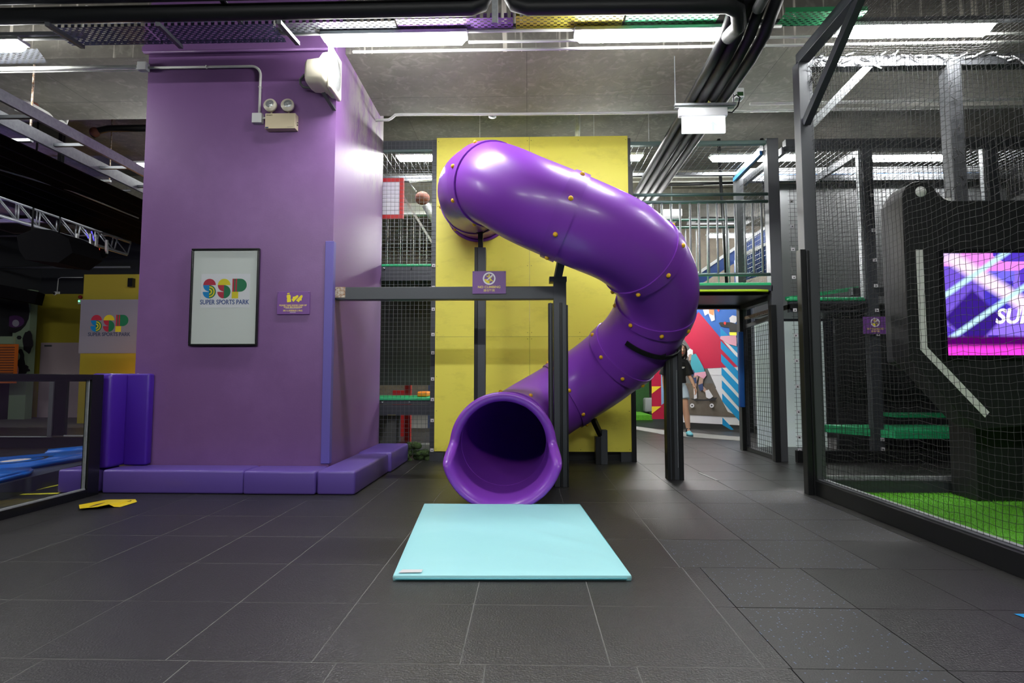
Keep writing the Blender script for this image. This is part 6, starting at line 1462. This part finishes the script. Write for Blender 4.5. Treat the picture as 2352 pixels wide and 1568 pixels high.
def person():
    base = Vector((2.675, 10.25, 0)); K = 1.0
    t = thing('person', 'young person in black t-shirt, pale shorts and light blue sneakers walking behind the ribbed post', 'person', tuple(base))
    def W(v): return (base.x+v[0]*K, base.y+v[1]*K, v[2]*K)
    def loft(mb, rings, mat, n=28):
        vs = []
        for cx, cy, cz, rx, ry in rings: vs += [(cx+rx*math.cos(2*math.pi*k/n), cy+ry*math.sin(2*math.pi*k/n), cz) for k in range(n)]
        m = len(rings); fs = [(q*n+k, q*n+(k+1) % n, (q+1)*n+(k+1) % n, (q+1)*n+k) for q in range(m-1) for k in range(n)]+[tuple(range(n))[::-1], tuple((m-1)*n+k for k in range(n))]
        mb.add(vs, fs, mat, True)
    mb = MB()
    loft(mb, [(0, 0, .81, .11, .08), (0, 0, .88, .135, .09), (0, 0, .97, .13, .09), (0, 0, 1.06, .115, .085), (0, 0, 1.18, .13, .092), (0, 0, 1.27, .14, .09), (0, .003, 1.33, .12, .065), (.01, .0, 1.365, .06, .05)], 'skin')
    mb.tube([(.01, .0, 1.33), (.03, -.005, 1.38), (.065, -.018, 1.45)], [.052, .046, .046], 'skin', 16)
    for L_, r_ in (([(-.10, .005, 1.31), (-.155, .005, 1.30), (-.20, .02, 1.18), (-.215, .03, 1.09), (-.22, .01, .98), (-.225, -.015, .86), (-.226, -.022, .845)], [.045, .052, .042, .037, .035, .025, .024]),
                   ([(.10, .005, 1.31), (.155, .005, 1.30), (.20, .0, 1.18), (.215, -.01, 1.08), (.25, -.07, .98), (.275, -.115, .88), (.285, -.132, .845)], [.045, .052, .042, .037, .035, .025, .024]),
                   ([(-.08, .0, .88), (-.088, .02, .74), (-.098, .08, .54), (-.10, .10, .47), (-.105, .18, .34), (-.11, .28, .15), (-.11, .30, .09)], [.070, .073, .058, .052, .055, .036, .036]),
                   ([(.08, -.0, .88), (.10, -.04, .74), (.12, -.09, .54), (.125, -.10, .47), (.14, -.10, .34), (.155, -.12, .14), (.155, -.13, .05)], [.070, .073, .058, .052, .055, .036, .038]),
                   ([(-.11, .30, .08), (-.11, .24, .05), (-.11, .17, .045)], [.036, .036, .028]), ([(.155, -.12, .045), (.158, -.19, .042), (.162, -.25, .036)], [.036, .034, .026])):
        mb.tube(L_, r_, 'skin', 18)
    V = [Vector(v) for v in mb.v]; Fs = [list(f) for f in mb.f]
    def join(A, B):
        k = len(V); V.extend(A); Fs.extend([[i+k for i in f] for f in B])
    # head
    mb = MB(); hc = Vector((.085, -.03, 1.515)); mb.ball(hc, .1, 'skin', (.76, .88, 1.12), 24, 16); mb.ball(hc+Vector((0, -.035, -.055)), .058, 'skin', (.85, .8, .95), 16, 10)
    mb.ball(hc+Vector((0, -.092, -.012)), .017, 'skin', (.8, 1.1, 1.5), 10, 6); mb.ball(hc+Vector((0, -.09, -.025)), .015, 'skin', (1.2, 1, .7), 10, 6)
    for s in (-1, 1): mb.ball(hc+Vector((s*.076, .005, -.01)), .024, 'skin', (.4, .8, 1.2), 10, 6)
    join([Vector(v) for v in mb.v], mb.f)
    # hands: five separate fingers
    for sx, w, dirv in ((1, Vector((.287, -.135, .838)), Vector((.12, -.25, -1)).normalized()), (-1, Vector((-.226, -.025, .85)), Vector((-.02, -.12, -1)).normalized())):
        side = Vector((0, 1, 0)); side = (side-dirv*side.dot(dirv)).normalized(); pn = dirv.cross(side)
        mb = MB(); mb.ball(w+dirv*.035, .04, 'skin', (.38, .95, 1.1), 12, 8)
        for q, ln in enumerate((.060, .070, .066, .052)):
            b = w+dirv*.065+side*(-.027+.018*q); c = -sx*Vector((1, 0, 0))
            mb.tube([b-dirv*.02, b, b+dirv*ln*.5+c*.008, b+dirv*ln*.85+c*.028], [.0095, .009, .0085, .006], 'skin', 8)
        b = w+dirv*.02-side*.032; mb.tube([b+side*.012, b, b+dirv*.028-side*.018, b+dirv*.052-side*.022], [.011, .0105, .0095, .007], 'skin', 8)
        join([Vector(v) for v in mb.v], mb.f)
    V, Fs = remesh(V, Fs, .0055, 2)
    mb = MB(); mb.add([W(v) for v in V], Fs, 'skin', True); body = mb.build('body', t)
    # shirt and shorts: lofted cloth shells, open look at cuffs and hem
    mb = MB(); loft(mb, [(0, 0, .93, .172, .125), (0, 0, 1.0, .163, .12), (0, 0, 1.10, .158, .118), (0, 0, 1.22, .165, .12), (0, 0, 1.30, .165, .105), (0, .003, 1.345, .125, .08), (0, .003, 1.375, .075, .06), (0, .003, 1.392, .062, .055)], 'shirt')
    mb.tube([(-.09, .003, 1.315), (-.15, .005, 1.30), (-.195, .02, 1.20), (-.225, .03, 1.07)], [.06, .07, .074, .082], 'shirt', 18)
    mb.tube([(.09, .003, 1.315), (.15, .003, 1.30), (.195, 0, 1.20), (.228, -.01, 1.07)], [.06, .07, .074, .082], 'shirt', 18)
    A, B = remesh([Vector(v) for v in mb.v], mb.f, .009, 3); mb = MB(); mb.add([W(v) for v in A], B, 'shirt', True); sh_o = mb.build('t_shirt', t)
    mb = MB(); c = W((.085, -.128, 1.20)); mb.text('SSP', .04, c, 'sign_white', bold=.02); mb.build('chest_print', sh_o)
    mb = MB(); loft(mb, [(0, 0, .80, .155, .115), (0, 0, .88, .158, .12), (0, 0, .97, .15, .11)], 'shorts')
    mb.tube([(-.08, 0, .86), (-.092, .015, .76), (-.100, .055, .635)], [.095, .10, .10], 'shorts', 18); mb.tube([(.08, 0, .86), (.098, -.02, .76), (.112, -.065, .635)], [.095, .105, .10], 'shorts', 18)
    A, B = remesh([Vector(v) for v in mb.v], mb.f, .009, 3); mb = MB(); mb.add([W(v) for v in A], B, 'shorts', True); mb.build('shorts', t)
    # hair
    mb = MB(); h = hc
    mb.ball(h+Vector((0, .022, .022)), .108, 'hair', (.84, .88, 1.06), 22, 14); mb.ball(h+Vector((0, .05, -.06)), .10, 'hair', (.86, .62, 1.25), 18, 12)
    for s in (-1, 1):
        mb.tube([h+Vector((s*.05, -.065, .085)), h+Vector((s*.082, -.025, .03)), h+Vector((s*.092, .0, -.05)), h+Vector((s*.086, .01, -.13)), h+Vector((s*.07, .01, -.17))], [.012, .014, .018, .02, .010], 'hair', 10)
    mb.v = [W(v) for v in mb.v]; mb.build('hair', t)
    for s in (-1, 1):
        mb = MB(); e = hc+Vector((s*.031, -.087, .012)); mb.ball(e, .010, 'sign_white', (1.15, .55, .5), 10, 6); mb.ball(e+Vector((0, -.0035, 0)), .0052, 'eye_dark', (1, .6, 1), 8, 6); mb.tube([e+Vector((-.018, -.002, .020)), e+Vector((0, -.006, .025)), e+Vector((.018, -.0, .020))], .0026, 'hair', 6); mb.v = [W(v) for v in mb.v]; mb.build('eye', t)
    mb = MB(); e = hc+Vector((0, -.089, -.058)); mb.ball(e, .02, 'lip', (1.1, .42, .55), 12, 6); mb.v = [W(v) for v in mb.v]; mb.build('mouth', t)
    mb = MB(); mb.ball((.268, -.095, .905), .033, 'steel_black', (1, 1, .42), 14, 8); mb.v = [W(v) for v in mb.v]; mb.build('watch', t)
    for (ax, ay, az), (tx, ty, tz), pitch in (((.155, -.13, .05), (.165, -.24, .03), 0), ((-.11, .30, .09), (-.11, .18, .035), .3)):
        f = Vector((tx-ax, ty-ay, tz-az)).normalized(); a = Vector((ax, ay, az)); mb = MB()
        z0 = 0 if pitch == 0 else .01
        A = [((a.x, a.y+.03, a.z+.01), (.044, .052)), ((a.x, a.y-.02, a.z+.012), (.045, .05)), (tuple(a+f*.09+Vector((0, 0, .004))), (.050, .038)), (tuple(a+f*.15), (.043, .028))]
        B_, C_ = skin_mesh(A, [(0, 1), (1, 2), (2, 3)], 1, 2); B_ = [Vector((v.x, v.y, max(v.z, .018+(0 if pitch == 0 else (v.y-.15)*.25)))) for v in B_]
        mb.add([W(v) for v in B_], C_, 'shoe', True); so = mb.build('shoe', t)
        mb = MB(); pts = []
        for k in range(20):
            an = 2*math.pi*k/20; ln = .135 if math.sin(an) < 0 else .085; c = a+f*.05
            pts.append(Vector((c.x+.05*math.cos(an), c.y+ln*math.sin(an), 0)))
        zz = lambda p: 0 if pitch == 0 else max(0, (p.y-.12)*.28)
        n = 20; mb.add([W((p.x, p.y, .002+zz(p))) for p in pts]+[W((p.x, p.y, .026+zz(p))) for p in pts], [tuple(range(n)), tuple(range(n, 2*n))]+[(i, (i+1) % n, n+(i+1) % n, n+i) for i in range(n)], 'shoe_dark'); mb.build('sole', so)
        mb = MB()
        for k in range(4): c = a+f*(.03+.022*k); mb.tube([W((c.x-.028, c.y, c.z+.042-.006*k)), W((c.x, c.y-.01, c.z+.055-.008*k)), W((c.x+.028, c.y, c.z+.042-.006*k))], .0035, 'sign_white', 6)
        mb.build('lace', so)
        mb = MB(); mb.tube([W((ax, ay+.01, az+.02)), W((ax, ay+.015, az+.085))], .042, 'sock', 12); mb.build('sock', t)
person()
